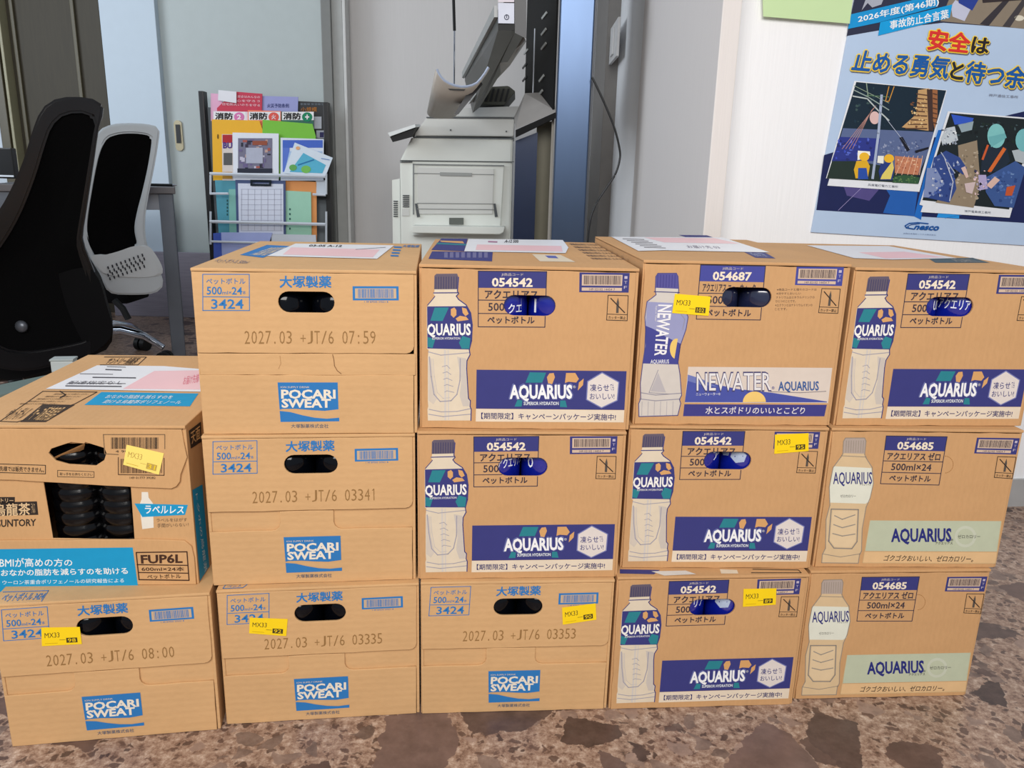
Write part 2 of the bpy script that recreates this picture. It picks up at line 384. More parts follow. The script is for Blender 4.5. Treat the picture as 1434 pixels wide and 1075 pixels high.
YB = 4.1
def vpanel(name, u0, u1, y, m, t=.04, z0=0, z1=2.7, v=200):
    b = bmesh.new(); x0 = at(u0, v, y).x; x1 = at(u1, v, y).x; bbox(b, x0, x1, y, y + t, z0, z1, .003); return fin(b, name, m)
tag(vpanel('wall_back', -420, 860, YB + .03, wallpaper('pale_grey_wall', (208, 206, 205))), None, None, kind='structure')
tag(vpanel('window_1', -200, 3, YB - .03, mat('bright_window_panel', (205, 216, 228), rough=.3)), None, None, kind='structure')
tag(vpanel('trim_3', 3, 15, YB - .08, mat('olive_frame', (86, 80, 62), rough=.4), .08), None, None, kind='structure')
tag(vpanel('trim_4', 18, 22, YB - .09, mat('pale_olive_edge', (150, 146, 118), rough=.4), .08), None, None, kind='structure')
dl = vpanel('door_2', 15, 157, YB - .03, mat('olive_brown_door_leaf', (62, 56, 42), rough=.6, var=.15, stretch=(6, 6, .4)), .03)
tag(dl, None, None, kind='structure')
for u in (36, 118):
    tag(vpanel('door_moulding', u, u + 5, YB - .045, mat('olive_moulding', (84, 78, 58), rough=.45), .015), None, None).parent = dl
tag(vpanel('wall_left', 157, 232, YB - .1, mat('pale_partition', (190, 205, 218), rough=.5, var=.02), .13), None, None, kind='structure')
dr = vpanel('door_1', 232, 470, YB - .06, mat('grey_green_door', (176, 186, 186), rough=.45, var=.03), .05)
tag(dr, None, None, kind='structure')
p = at(251, 190, YB - .06)
bm = bmesh.new(); 
hp = [(p.x + q[0], p.z + q[1]) for q in pill(0, 0, .04, .15)]
hp = [(p.x + .02 * math.cos(t), p.z + (.052 if math.sin(t) > 0 else -.052) + .02 * math.sin(t)) for t in [i * math.pi / 8 for i in range(16)]]
prism(bm, [(x, YB - .06, z) for x, z in hp], (0, -.008, 0)); hd = fin(bm, 'door_handle', mat('brass_recess_handle', (178, 168, 140), rough=.35, metal=.6), dr)
bm = bmesh.new(); prism(bm, [(p.x - .011, YB - .0682, p.z - .035), (p.x + .011, YB - .0682, p.z - .035), (p.x + .011, YB - .0682, p.z + .052), (p.x - .011, YB - .0682, p.z + .052)], (0, -.003, 0))
fin(bm, 'finger_recess', mat('dark_recess', (40, 42, 44), rough=.3), hd)
tag(vpanel('trim_5', 455, 468, YB - .1, mat('steel_door_frame', (120, 122, 120), rough=.4), .1), None, None, kind='structure')
tag(vpanel('trim_6', 468, 484, YB - .07, mat('steel_door_frame_light', (168, 170, 168), rough=.4), .07), None, None, kind='structure')
tag(vpanel('trim_7', 484, 488, YB - .09, mat('steel_door_frame_highlight', (205, 206, 204), rough=.4), .09), None, None, kind='structure')  # highlight along the frame edge painted as a paler strip
zz = at(221, 352, YB - .11).z
tag(vpanel('baseboard_left', 157, 300, YB - .12, mat('pinkish_grey_board', (150, 146, 160), rough=.5, var=.15, stretch=(.6, 1, 9)), .02, 0, zz, 400), None, None, kind='structure')

# ------------------------------------------------------------ bottles
def bottle_parts(kind, h):
    """profile meshes shared by all copies"""
    R = .0325
    bm = bmesh.new()
    if kind == 'tea':
        pr = [(.028, 0), (R, .006)]
        z = .012
        while z < h * .80:
            pr += [(R, z), (R, z + .010), (R - .0022, z + .0125), (R - .0022, z + .0145)]; z += .017
        pr += [(R, h * .80), (.026, h * .86), (.014, h * .92), (.0125, h * .93), (.0125, h - .016)]
    else:
        pr = [(.027, 0), (R, .006), (R, .05), (R - .002, .055), (R - .002, .062), (R, .066), (R, h * .78), (R - .0005, h * .83), (.029, h * .865), (.021, h * .90), (.0135, h * .92), (.0135, h - .016)]
    lathe(bm, pr, 32); body = bm
    c = bmesh.new(); lathe(c, [(.0145, h - .0185), (.0145, h - .001), (.013, h)], 24)
    l = None
    if kind not in ('tea', 'blue'):
        l = bmesh.new(); lathe(l, [(R + .0002, h * .42), (R + .0006, h * .421), (R + .0006, h * .80), (.0329, h * .835), (.0305, h * .86)], 40)
    return body, c, l
BODYM = {'blue': mat('dark_blue_bottle', (6, 8, 14), rough=.1, spec=.35), 'tea': mat('black_tea_bottle', (5, 5, 7), rough=.16, spec=.4),
         'sport': mat('clear_sport_bottle', (96, 118, 170), rough=.12, spec=.8, coat=1), 'water': mat('grey_clear_bottle', (30, 38, 50), rough=.1, spec=.6)}
CAPM = {'blue': mat('blue_cap', (30, 70, 150), rough=.35), 'tea': mat('black_cap', (18, 18, 18), rough=.3), 'sport': mat('navy_cap', (30, 36, 130), rough=.35), 'water': mat('blue_cap', (30, 70, 150))}
LABM = {'sport': mat('shiny_blue_wrapper', (14, 30, 150), rough=.16, spec=.9, coat=1), 'water': mat('dark_wrapper', (30, 36, 66), rough=.15, spec=.9, coat=1)}
SH = {}
def add_bottle(kind, h, loc, rot, label, deco=None):
    t = thing('drink_bottle', loc, rot, label, 'bottle', 'bottles inside the cartons')
    k = (kind, round(h, 4))
    if k not in SH:
        b, c, l = bottle_parts(kind, h); lst = []
        for nm, q, m in (('bottle_body', b, BODYM[kind]), ('cap', c, CAPM[kind]), ('wrapper', l, LABM.get(kind))):
            if q is None: continue
            me = bpy.data.meshes.new(nm); q.normal_update(); q.to_mesh(me); q.free(); me.materials.append(m)
            for pg in me.polygons: pg.use_smooth = True
            lst.append((nm, me))
        SH[k] = lst
    for nm, me in SH[k]: link(bpy.data.objects.new(nm, me), t)
    if deco:
        R = .0325 + .0009
        def sf(u, v, l): a = -math.pi / 2 + u; return Vector(((R + l * .00008) * math.cos(a), (R + l * .00008) * math.sin(a), h * .6 + v))
        P = Print('wrapper_print', sf, t)
        if deco[0] == 'text':
            P.textq(deco[1], [(deco[2], deco[4]), (deco[3], deco[4]), (deco[3], deco[5]), (deco[2], deco[5])], (235, 240, 250), 2, .02)
        else:
            for cx, cz, r in ((-.5, .040, .0115), (-1.15, .044, .010), (.2, .046, .009)):
                pts = [(cx + r / .0334 * math.cos(i * math.pi / 3 + .3), cz + r * .9 * math.sin(i * math.pi / 3 + .3)) for i in range(6)]
                for q in range(6):
                    A = pts[q]; B = pts[(q + 1) % 6]; P.poly([(cx, cz), A, B], (176, 190, 214), 1)
        P.build()
    return t

# ------------------------------------------------------------ cartons
PQ = [(22, 195), (1165, 210), (1150, 1028), (85, 1033)]
AQ = [(62, 172), (1170, 205), (1112, 1012), (60, 1000)]
NQ = [(140, 180), (1155, 205), (1050, 995), (90, 980)]
ZQ = [(145, 20), (735, 28), (660, 455), (85, 450)]
BODIES = []
def face_surf(q, w_, h_):
    H = homog(q, w_, h_)
    def f(u, v, l):
        x, z = H(u, v); return Vector((x, -l * LIFT, z))
    return f, H
def top_surf(t, w_, h_):
    mi = t.matrix_world.inverted()
    def f(u, v, l):
        p = mi @ atz(u, v, t.location.z + h_); return Vector((p.x, p.y, h_ + .0002 + l * LIFT))
    return f
def carton(label, x, y, z, yaw, w_, h_, d_, m, group):
    t = thing('drink_carton', (x, y, z), yaw, label, 'carton', group)
    t.matrix_world = Matrix.Translation((x, y, z)) @ Matrix.Rotation(yaw, 4, 'Z')
    bm = bmesh.new(); T = .004; hw = w_ / 2; g = .0006
    bbox(bm, -hw, -hw + T, T * .6, d_, 0, h_ - .0005, .0009); bbox(bm, hw - T, hw, T * .6, d_, 0, h_ - .0005, .0009)
    bbox(bm, -hw + T, hw - T, d_ - T, d_, 0, h_ - .0005, .0008); bbox(bm, -hw + .001, hw - .001, T + g, d_ - .001, .0001, T, .0008)
    fin(bm, 'carton_body', m, t)
    bm = bmesh.new(); bbox(bm, -hw, hw, -.0002, d_, h_ - T, h_, .0012); fin(bm, 'top_panel', m, t)
    return t
def tops_seam(t, w_, h_, d_, m):
    pass
def sticker(t, surf, q, num, m=YEL, faint=False):
    """yellow tag stuck on the front; q = quad"""
    P = Print('yellow_tag', surf, t, 6)
    (a, b), (c, d), (e, f), (g, h) = q
    P.poly(q, m, 1)
    def I(s, r): return ((a * (1 - s) + c * s) * (1 - r) + (g * (1 - s) + e * s) * r, (b * (1 - s) + d * s) * (1 - r) + (h * (1 - s) + f * s) * r)
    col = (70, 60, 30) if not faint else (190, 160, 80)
    P.textq('MX33', [I(.08, .3), I(.46, .28), I(.46, .55), I(.08, .57)], col, 2, 0)
    P.poly([I(.62, .6), I(.9, .6), I(.9, .88), I(.62, .88)], col, 2)
    if num: P.textq(num, [I(.66, .64), I(.86, .64), I(.86, .84), I(.66, .84)], (250, 212, 20), 3, 0)
    P.line([I(.45, .7), I(.6, .7)], abs(c - a) * .012, col, 2); P.line([I(.08, .87), I(.4, .87)], abs(c - a) * .012, (190, 150, 20), 2)
    P.build('small yellow tag with black lettering')
def barcode(P, l, t, r, b, col, sky=False, seed=1):
    pass

def p_carton(where, x, y, z, yaw, w_, h_, d_, date, label, tab, date_q=(290, 515, 955, 580)):
    t = carton(label, x, y, z, yaw, w_, h_, d_, CBP, 'tan cartons with the small blue wave logo')
    f, H = face_surf(PQ, w_, h_)
    hw = w_ / 2
    zs = H(600, 628)[1]; zl = H(600, 738)[1]
    hx, hz = H(606, 370)
    r = .010
    xr = hw - .0035
    # upper flap with rounded lower right corner and the hand hole
    up = [(-hw + .001, h_ - .0045), (-hw + .0012, zs)]
    up += [(xr - r, zs)] + [(xr - r + r * math.sin(a), zs + r - r * math.cos(a)) for a in (math.pi / 6, math.pi / 3, math.pi / 2)] + [(xr, h_ - .0045)]
    plate('hand_hole_flap', up, [pill(hx, hz, .068, .0262)[::-1]], 0, .0038, CBP, t)
    lo = [(-hw + .0012, 0.0004), (hw - .0045, .0004), (hw - .0045, zl)]
    if tab:   # the tongue that rises in the middle of the lower panel
        xa = H(tab[0], 700)[0]; xb = H(tab[1], 700)[0]; rr = .011
        lo += [(xb + rr, zl)] + [(xb + rr - rr * math.sin(a), zl + rr - rr * math.cos(a)) for a in (math.pi / 6, math.pi / 3, math.pi / 2)] + [(xb, zs - .0012), (xa, zs - .0012)] + [(xa - rr + rr * math.cos(a), zl + rr - rr * math.sin(a)) for a in (0, math.pi / 6, math.pi / 3)] + [(xa - rr, zl)]
    lo += [(-hw + .0012, zl)]
    plate('lower_panel', lo, [], .0004 if tab else 0.0, .0034, CBP, t)
    # band between the flaps, set back
    plate('inner_panel', [(-hw + .002, zl - .006), (hw - .002, zl - .006), (hw - .002, zs + .01), (-hw + .002, zs + .01)], [], .0041 if tab else .0006, .0009 if tab else .003, CBP, t) if tab else \
        plate('inner_panel', [(-hw + .002, zl), (hw - .002, zl), (hw - .002, zs - .0008), (-hw + .002, zs - .0008)], [], .0005, .003, CBP, t)
    if not tab:
        P = Print('tear_slit_print', f, t); P.line([(734, 634), (740, 660), (742, 690), (756, 715), (775, 730)], 3, (120, 80, 46)); P.line([(470, 640), (474, 680), (462, 705)], 1.6, (176, 134, 88)); P.build()
    B = BLUE
    P = Print('size_box_print', f, t)
    P.frame(86, 228, 320, 412, 4, B); P.line([(90, 342), (320, 344)], 4, B)
    P.text('ペットボトル', 104, 248, 300, 278, B, 3, .012); P.text('500', 106, 292, 182, 330, B, 3, .012); P.text('ml×', 184, 312, 230, 330, B, 3, 0)
    P.text('24', 232, 294, 284, 330, B, 3, .012); P.text('本', 286, 312, 302, 330, B, 3, 0); P.text('3424', 128, 356, 290, 402, B, 3, .012); P.build()
    P = Print('maker_name_print', f, t); P.text('大塚製薬', 474, 236, 732, 295, B, 3, .045); P.build()
    P = Print('barcode_print', f, t); P.rect(840, 288, 1072, 360, B); P.rect(852, 299, 1060, 350, (200, 172, 140), 2); P.bars(866, 302, 1046, 347, B, 3, 3)
    P.text('1 49 87035 37521 8', 898, 363, 1018, 371, B, 3, 0); P.build()
    P = Print('logo_print', f, t)
    P.poly([(457, 774), (757, 774), (759, 908), (690, 916), (620, 912), (550, 906), (480, 906), (466, 910)], B)
    P.poly([(466, 916), (520, 922), (580, 938), (640, 950), (700, 955), (762, 950), (762, 968), (470, 971)], B)
    P.text('ION SUPPLY DRINK', 472, 793, 616, 802, CREAM, 3, .0); P.text('POCARI', 474, 812, 746, 853, (232, 222, 205), 3, .035)
    P.text('SWEAT', 476, 858, 722, 898, (232, 222, 205), 3, .035)
    P.text('大塚製薬株式会社', 522, 981, 708, 1001, (90, 100, 120), 3, .005); P.build()
    a, b, c, d = date_q
    P = Print('date_print', f, t); DC = (150, 112, 66)
    n = len(date); wdt = (c - a) / n
    for i, ch in enumerate(date):
        if ch == ' ': continue
        x0 = a + i * wdt; k = .12
        if ch in '.:': P.text(ch, x0 + wdt * .35, b + (d - b) * (.82 if ch == '.' else .3), x0 + wdt * .55, d, DC, 3, 0)
        elif ch == '+': P.text(ch, x0 + wdt * k, b + (d - b) * .3, x0 + wdt * (1 - k), b + (d - b) * .85, DC, 3, -.012)
        elif ch == '1': P.line([(x0 + wdt * .3, b + 10), (x0 + wdt * .52, b + 2), (x0 + wdt * .52, d)], 4.5, DC)
        else: P.text(ch, x0 + wdt * k, b, x0 + wdt * (1 - k), d, DC, 3, -.008)
    P.build()
    for sx in (-.0335, .0335):
        wp = t.matrix_world @ Vector((hx + sx, .0385, .0042))
        add_bottle('blue', h_ - .0088, wp, 0, ('left' if sx < 0 else 'right') + ' dark bottle in the hole of the ' + where)
    return t, f

def bottle_picture(t, f, dx, kind):
    """printed bottle at the left of the brown cartons, in the frame of the picture it was measured in"""
    P = Print('bottle_print', f, t)
    if kind == 'A':
        o = [(150, 222), (255, 222), (262, 240), (256, 310), (262, 322), (250, 335), (262, 352), (300, 380), (322, 420), (330, 480), (326, 560), (314, 605), (318, 630), (302, 660), (300, 700), (308, 850), (318, 862), (316, 890), (322, 905), (320, 962), (102, 962), (100, 905), (104, 890), (102, 860), (104, 640), (108, 605), (100, 600), (100, 390), (130, 350), (142, 335), (134, 320), (140, 310), (140, 232)]
        P.poly(o, CREAM); P.line(o[2:20], 5, NAVY, 3)
        P.poly([(150, 222), (255, 222), (262, 240), (258, 300), (138, 300), (140, 232)], (98, 88, 104), 2)
        for q in range(9): P.line([(148 + q * 13, 238), (147 + q * 13, 298)], 4, (62, 60, 96), 3)
        P.line([(135, 318), (262, 318)], 5, NAVY, 3)
        P.line([(104, 380), (130, 350), (142, 335)], 4, NAVY, 3)
        P.poly([(102, 386), (300, 386), (320, 420), (328, 480), (326, 560), (314, 604), (102, 598)], NAVY, 2)
        P.poly([(140, 392), (212, 392), (180, 460), (118, 458)], TEAL, 3); P.poly([(104, 540), (142, 552), (128, 596), (104, 590)], TEAL, 3); P.poly([(280, 535), (320, 548), (314, 600), (276, 600), (262, 570)], TEAL, 3)
        P.poly([(222, 400), (240, 392), (250, 405), (250, 430), (236, 444), (222, 430)], ORG, 3); P.poly([(278, 392), (300, 398), (312, 425), (296, 436), (282, 420)], ORG, 3); P.poly([(246, 448), (268, 434), (300, 440), (312, 455), (256, 462)], ORG, 3)
        P.text('QUARIUS', 102, 476, 322, 530, (240, 238, 232), 4, .03); P.text('SUPERIOR HYDRATION', 126, 542, 268, 553, (225, 225, 225), 4, .01)
        G = (158, 154, 166)
        P.line([(112, 640), (120, 740), (134, 830), (165, 866), (220, 862), (250, 830), (266, 760), (268, 650)], 5, G, 2)
        P.poly([(252, 640), (298, 650), (296, 700), (302, 850), (312, 862), (310, 890), (280, 890), (264, 840), (272, 760)], (200, 190, 180), 1.6); P.poly([(106, 640), (124, 650), (132, 760), (150, 850), (130, 880), (106, 860)], (206, 194, 180), 1.6)
        P.line([(130, 650), (136, 740), (150, 820), (180, 850), (214, 846)], 3, (196, 188, 184), 2)
        P.line([(108, 905), (170, 918), (250, 916), (318, 902)], 4, G, 2); P.line([(106, 930), (180, 942), (318, 930)], 4, G, 2); P.line([(106, 615), (170, 632), (314, 620)], 4, G, 2)
        for q in range(5): P.line([(176 + q * 3, 690 + q * 32), (200, 684 + q * 32), (216 + q * 5, 700 + q * 30)], 3, G, 2)
        P.rect(186, 606, 196, 960, (206, 198, 190), 1.5); P.rect(204, 606, 210, 960, (206, 198, 190), 1.5)
    elif kind == 'N':
        o = [(208, 246), (298, 246), (306, 262), (310, 330), (304, 352), (312, 366), (336, 410), (356, 460), (346, 520), (318, 600), (308, 680), (318, 740), (326, 840), (316, 860), (322, 880), (308, 938), (120, 942), (118, 880), (128, 855), (126, 780), (136, 690), (146, 620), (150, 520), (146, 460), (156, 384), (180, 366), (200, 350), (196, 330), (198, 262)]
        P.poly(o, (206, 198, 190)); P.line(o + [o[0]], 4, (78, 76, 130), 3)
        P.poly([(208, 246), (298, 246), (306, 262), (310, 322), (194, 316), (198, 262)], (84, 80, 148), 2)
        for q in range(7): P.line([(208 + q * 14, 254), (206 + q * 14, 314)], 3, (60, 58, 128), 3)
        P.line([(190, 335), (314, 340)], 4, NAVY, 3)
        P.poly([(158, 384), (330, 394), (356, 460), (342, 530), (318, 600), (308, 690), (138, 684), (150, 600), (150, 480)], (150, 152, 190), 2)
        P.poly([(148, 500), (190, 518), (250, 556), (322, 590), (308, 690), (138, 684), (150, 600)], (66, 68, 142), 3)
        P.ell(300, 614, 32, 50, (232, 196, 110), 4, 16, math.pi / 2 + .3, 3 * math.pi / 2 + .2)
        P.textq('NEWATER', [(276, 400), (248, 652), (194, 646), (212, 398)], (236, 234, 236), 6, .02)
        P.textq('Superior Water', [(206, 404), (202, 480), (192, 480), (196, 404)], (236, 234, 236), 6, 0)
        P.text('AQUARIUS', 174, 666, 264, 684, (235, 235, 238), 6, .01)
        G = (150, 146, 158)
        P.poly([(212, 730), (176, 820), (250, 826)], (182, 176, 178), 2); P.line([(212, 716), (168, 826), (262, 834)], 3, G, 3)
        P.line([(128, 826), (200, 838), (324, 830)], 4, G, 3); P.line([(122, 856), (200, 866), (320, 858)], 4, G, 3)
        for q in range(6): P.line([(135 + q * 30, 870), (133 + q * 30, 936)], 3, (176, 170, 172), 2)
        P.line([(290, 400), (340, 470), (330, 520)], 3, G, 5)
    else:
        G = (150, 138, 124)
        o = [(186, 50), (245, 50), (249, 60), (245, 100), (250, 112), (268, 140), (272, 190), (262, 235), (250, 262), (238, 330), (236, 400), (230, 410), (226, 438), (112, 436), (114, 410), (124, 390), (126, 300), (138, 256), (136, 200), (148, 140), (172, 108), (178, 98), (180, 60)]
        P.poly(o, (214, 186, 146)); P.line(o + [o[0]], 2.4, G, 3)
        P.poly([(186, 50), (245, 50), (249, 60), (245, 98), (179, 96), (180, 60)], (176, 160, 150), 2)
        for q in range(8): P.line([(189 + q * 7.5, 58), (187 + q * 7.5, 94)], 1.6, G, 3)
        P.line([(174, 104), (250, 108)], 2, G, 3)
        P.poly([(150, 136), (266, 142), (271, 190), (260, 245), (248, 252), (138, 248), (138, 200)], (222, 222, 206), 2)
        P.text('AQUARIUS', 148, 155, 268, 190, NAVY, 4, .012); P.text('ゼロカロリー', 170, 223, 218, 232, (60, 60, 60), 4, 0); P.text('アクエリアス', 230, 190, 264, 196, (60, 60, 60), 4, 0)
        P.line([(142, 268), (226, 270), (222, 370), (206, 392), (150, 390), (134, 368), (142, 268)], 3.4, (140, 132, 124), 3)
        P.poly([(146, 272), (222, 274), (218, 368), (204, 387), (152, 386), (138, 366)], (222, 196, 158), 2)
        for q in range(3): P.line([(152 - q * 3, 288 + q * 28), (176, 300 + q * 26), (216, 286 + q * 30)], 3, (150, 142, 132), 4)
        P.line([(116, 408), (170, 418), (234, 408)], 2, G, 3)
    P.build()
def code_block(t, f, q, code, name, col, name2='ペットボトル', clip=None):
    """q: x0,y0,x1,y1 outer, in picture px of that family"""
    P = Print('product_code_print', f, t)
    (a, b), (c, d), (e, g), (h, i) = q
    def I(s, r): return ((a * (1 - s) + c * s) * (1 - r) + (h * (1 - s) + e * s) * r, (b * (1 - s) + d * s) * (1 - r) + (i * (1 - s) + g * s) * r)
    wd = (c - a) * .012
    P.poly([I(0, 0), I(1, 0), I(1, .30), I(0, .30)], col)
    P.line([I(0, 0), I(1, 0), I(1, 1), I(0, 1), I(0, 0)], wd, (50, 46, 70)); P.line([I(0, .52), I(1, .52)], wd, (50, 46, 70)); P.line([I(0, .76), I(1, .76)], wd, (50, 46, 70))
    def tx(s, x0, y0, x1, y1, c_, bo): P.textq(s, [I(x0, y0), I(x1, y0), I(x1, y1), I(x0, y1)], c_, 3, bo)
    tx('JI商品コード', .34, .03, .66, .09, (205, 195, 190), 0); tx(code, .2, .125, .8, .27, (236, 222, 200), .03)
    K = (52, 46, 62)
    tx(name, .06 if len(name) > 6 else .1, .34, .94 if len(name) > 6 else .88, .49, K, .045); tx('500ml×24', .15, .57, .82, .71, K, .02); tx(name2, .14, .81,   .84, .94, K, .045)
    P.build(clip=clip)
def barcode_block(t, f, q, col, cut):
    P = Print('barcode_print', f, t)
    (a, b), (c, d), (e, g), (h, i) = q
    def I(s, r): return ((a * (1 - s) + c * s) * (1 - r) + (h * (1 - s) + e * s) * r, (b * (1 - s) + d * s) * (1 - r) + (i * (1 - s) + g * s) * r)
    P.poly([I(0, 0), I(1, 0), I(1, 1), I(0, 1)], col); P.poly([I(.05, .1), I(.86, .1), I(.86, .66), I(.05, .66)], (208, 182, 160), 2)
    P.poly([I(.05, .76), I(.86, .76), I(.86, .92), I(.05, .92)], (208, 182, 160), 2); P.textq('149 02102 14454 7', [I(.2, .79), I(.72, .79), I(.72, .9), I(.2, .9)], (60, 56, 90), 3, 0)
    rn = random.Random(5); x = .09
    while x < .82:
        wd = rn.choice((.006, .01, .015)); P.poly([I(x, .15), I(x + wd, .15), I(x + wd, .6), I(x, .6)], (60, 50, 60), 3); x += wd + rn.choice((.006, .01, .012))
    for j, ch in enumerate('ITF'): P.textq(ch, [I(.9, .16 + j * .25), I(.96, .16 + j * .25), I(.96, .3 + j * .25), I(.9, .3 + j * .25)], (190, 180, 200), 3, 0)
    P.build()
    P = Print('no_cutter_mark_print', f, t)
    (a, b), (c, d), (e, g), (h, i) = cut
    P.line([(a, b), (c, d), (e, g), (h, i), (a, b)], (c - a) * .035, DK)
    P.line([I2(cut, 0, .76), I2(cut, 1, .76)], (c - a) * .03, DK)
    P.poly([I2(cut, .44, .7), I2(cut, .44, .28), I2(cut, .5, .08), I2(cut, .56, .28), I2(cut, .56, .7)], (84, 76, 70), 3)
    P.line([I2(cut, .14, .12), I2(cut, .86, .68)], (c - a) * .05, DK, 4)
    P.textq('カッター禁止', [I2(cut, .08, .83), I2(cut, .92, .83), I2(cut, .92, .95), I2(cut, .08, .95)], DK, 3, .01); P.build()
def I2(q, s, r):
    (a, b), (c, d), (e, g), (h, i) = q
    return ((a * (1 - s) + c * s) * (1 - r) + (h * (1 - s) + e * s) * r, (b * (1 - s) + d * s) * (1 - r) + (i * (1 - s) + g * s) * r)

def brown_front(t, w_, h_, holec, m):
    hw = w_ / 2
    outl = [(-hw + .0025, .0005), (hw - .004, .0005), (hw - .0042, h_ - .0052), (-hw + .0022, h_ - .0052)]
    plate('front_panel', outl, [pill(holec[0], holec[1], .066, .0262)[::-1]] if holec else [], 0, .0036, m, t, .0006)

def a_carton(x, y, z, yaw, w_, h_, d_, label, where, deco):
    t = carton(label, x, y, z, yaw, w_, h_, d_, CBA, 'brown cartons with the dark blue banner')
    f, H = face_surf(AQ, w_, h_); hx, hz = H(620, 386)
    brown_front(t, w_, h_, (hx, hz), CBA)
    bottle_picture(t, f, 0, 'A')
    code_block(t, f, [(362, 210), (706, 216), (695, 494), (360, 490)], '054542', 'アクエリアス', NAVY, clip=pill(hx, hz, .066, .0262, 5))
    barcode_block(t, f, [(870, 221), (1120, 226), (1114, 324), (868, 320)], NAVY, [(1012, 336), (1112, 339), (1106, 464), (1004, 460)])
    P = Print('banner_print', f, t)
    P.poly([(350, 706), (1102, 716), (1090, 910), (346, 902)], NAVY); P.poly([(346, 903), (1090, 911), (1086, 972), (344, 967)], (226, 210, 188))
    P.poly([(618, 720), (700, 722), (680, 772), (596, 772)], TEAL, 2); P.poly([(556, 856), (580, 862), (576, 892), (540, 892)], TEAL, 2); P.poly([(770, 862), (796, 862), (804, 896), (768, 894)], TEAL, 2)
    P.poly([(716, 726), (738, 724), (744, 745), (730, 780), (710, 776), (704, 745)], ORG, 2); P.poly([(800, 724), (846, 724), (864, 754), (850, 772), (812, 768), (794, 774)], ORG, 2); P.poly([(888, 752), (884, 785), (858, 812), (864, 772)], ORG, 2)
    P.text('AQUARIUS', 514, 782, 832, 852, (98, 104, 160), 2.5, .09); P.text('AQUARIUS', 516, 786, 830, 850, (240, 240, 240), 6, .035); P.text('®', 834, 786, 848, 800, (220, 220, 220), 6, 0); P.text('SUPERIOR HYDRATION', 586, 868, 762, 884, (225, 230, 235), 6, .02)
    hexa = [(980, 726), (1060, 772), (1052, 860), (976, 896), (904, 856), (910, 768)]
    P.poly([(980 + (a - 980) * 1.07, 812 + (b - 812) * 1.07) for a, b in hexa], (120, 124, 176), 2); P.poly(hexa, (222, 212, 206), 3)
    P.text('凍らせ', 920, 780, 1014, 816, NAVY, 5, .012); P.text('ても', 1020, 778, 1038, 812, NAVY, 5, 0); P.text('おいしい!', 918, 826, 1040, 856, NAVY, 5, .006)
    P.textq('【期間限定】キャンペーンパッケージ実施中!', [(372, 922), (1048, 930), (1046, 962), (372, 954)], (50, 48, 104), 3, .018); P.build()
    for k, sx in enumerate((-.0335, .0335)):
        wp = t.matrix_world @ Vector((hx + sx, .0385, .0042)); add_bottle('sport', h_ - .0088, wp, yaw, ('left' if sx < 0 else 'right') + ' blue bottle in the hole of the ' + where, deco[k] if deco else None)
    return t, f, H

BX = {}
PH = .2098; AH = .2143
BX['P0'] = p_carton('leftmost tan carton on the floor', -.5175, .8974, 0, .1673, .2638, .2092, .3937, '2027.03 +JT/6 08:00', 'tan carton stamped 08:00 on the floor, leftmost of the bottom row', (430, 760))
BX['P3'] = p_carton('tan floor carton tagged at left', -.2513, .9466, 0, .1291, .266, .2065, .3937, '2027.03 +JT/6 03335', 'tan carton stamped 03335 with yellow tag at left, second from left on the floor', (430, 740))
BX['P4'] = p_carton('tan carton whose barcode bears a tag', .0165, .9735, 0, .0808, .2679, .208, .3937, '2027.03 +JT/6 03353', 'tan carton stamped 03353 with a yellow tag over its barcode', (440, 722))
BX['P2'] = p_carton('middle tan carton of the second stack', -.2581, .957, .2065, .118, .2687, .2105, .3937, '2027.03 +JT/6 03341', 'tan carton stamped 03341 in the middle of the second stack from left', (440, 722))
BX['P1'] = p_carton('top tan carton of the second stack', -.2564, .9609, .4171, .1017, .2707, .2111, .3937, '2027.03 +JT/6 07:59', 'tan carton stamped 07:59 with a delivery slip on top, no yellow tag', None)
TX = 'アクエリアス'
BX['A6'] = a_carton(.2903, .9946, 0, .0821, .2755, .2123, .3982, 'brown banner carton on the floor with yellow tag beside its hand hole', 'floor-level banner carton', [('text', 'リア', .25, .8, .046, .034), ('hex',)])
BX['A4'] = a_carton(.0162, .9816, .208, .0747, .2765, .2128, .3982, 'brown banner carton without tag, middle of the third stack from left', 'tagless middle banner carton', [('text', TX, .0, 1.35, .047, .033), ('text', 'O', -.85, -.6, .047, .031)])
BX['A5'] = a_carton(.2975, 1.0179, .2123, .0487, .2752, .2114, .3982, 'brown banner carton with yellow tag over its barcode, middle of the fourth stack', 'middle banner carton with yellow tag', [('text', 'ア', .5, .9, .046, .034), ('hex',)])
BX['A1'] = a_carton(.0188, .9926, .4208, .0500, .2781, .2149, .3982, 'brown banner carton on top of the third stack from left', 'top banner carton of the third stack', [('text', 'クエ', .2, .8, .038, .026), ('text', 'I', -.9, -.8, .044, .026)])
BX['A3'] = a_carton(.5845, 1.0516, .422, .0743, .2745, .2185, .3982, 'brown banner carton on top of the rightmost stack, cut by the picture edge', 'banner carton cut by the picture edge', [('text', 'US', .5, .95, .044, .032), ('text', TX, -1.25, .2, .047, .033)])

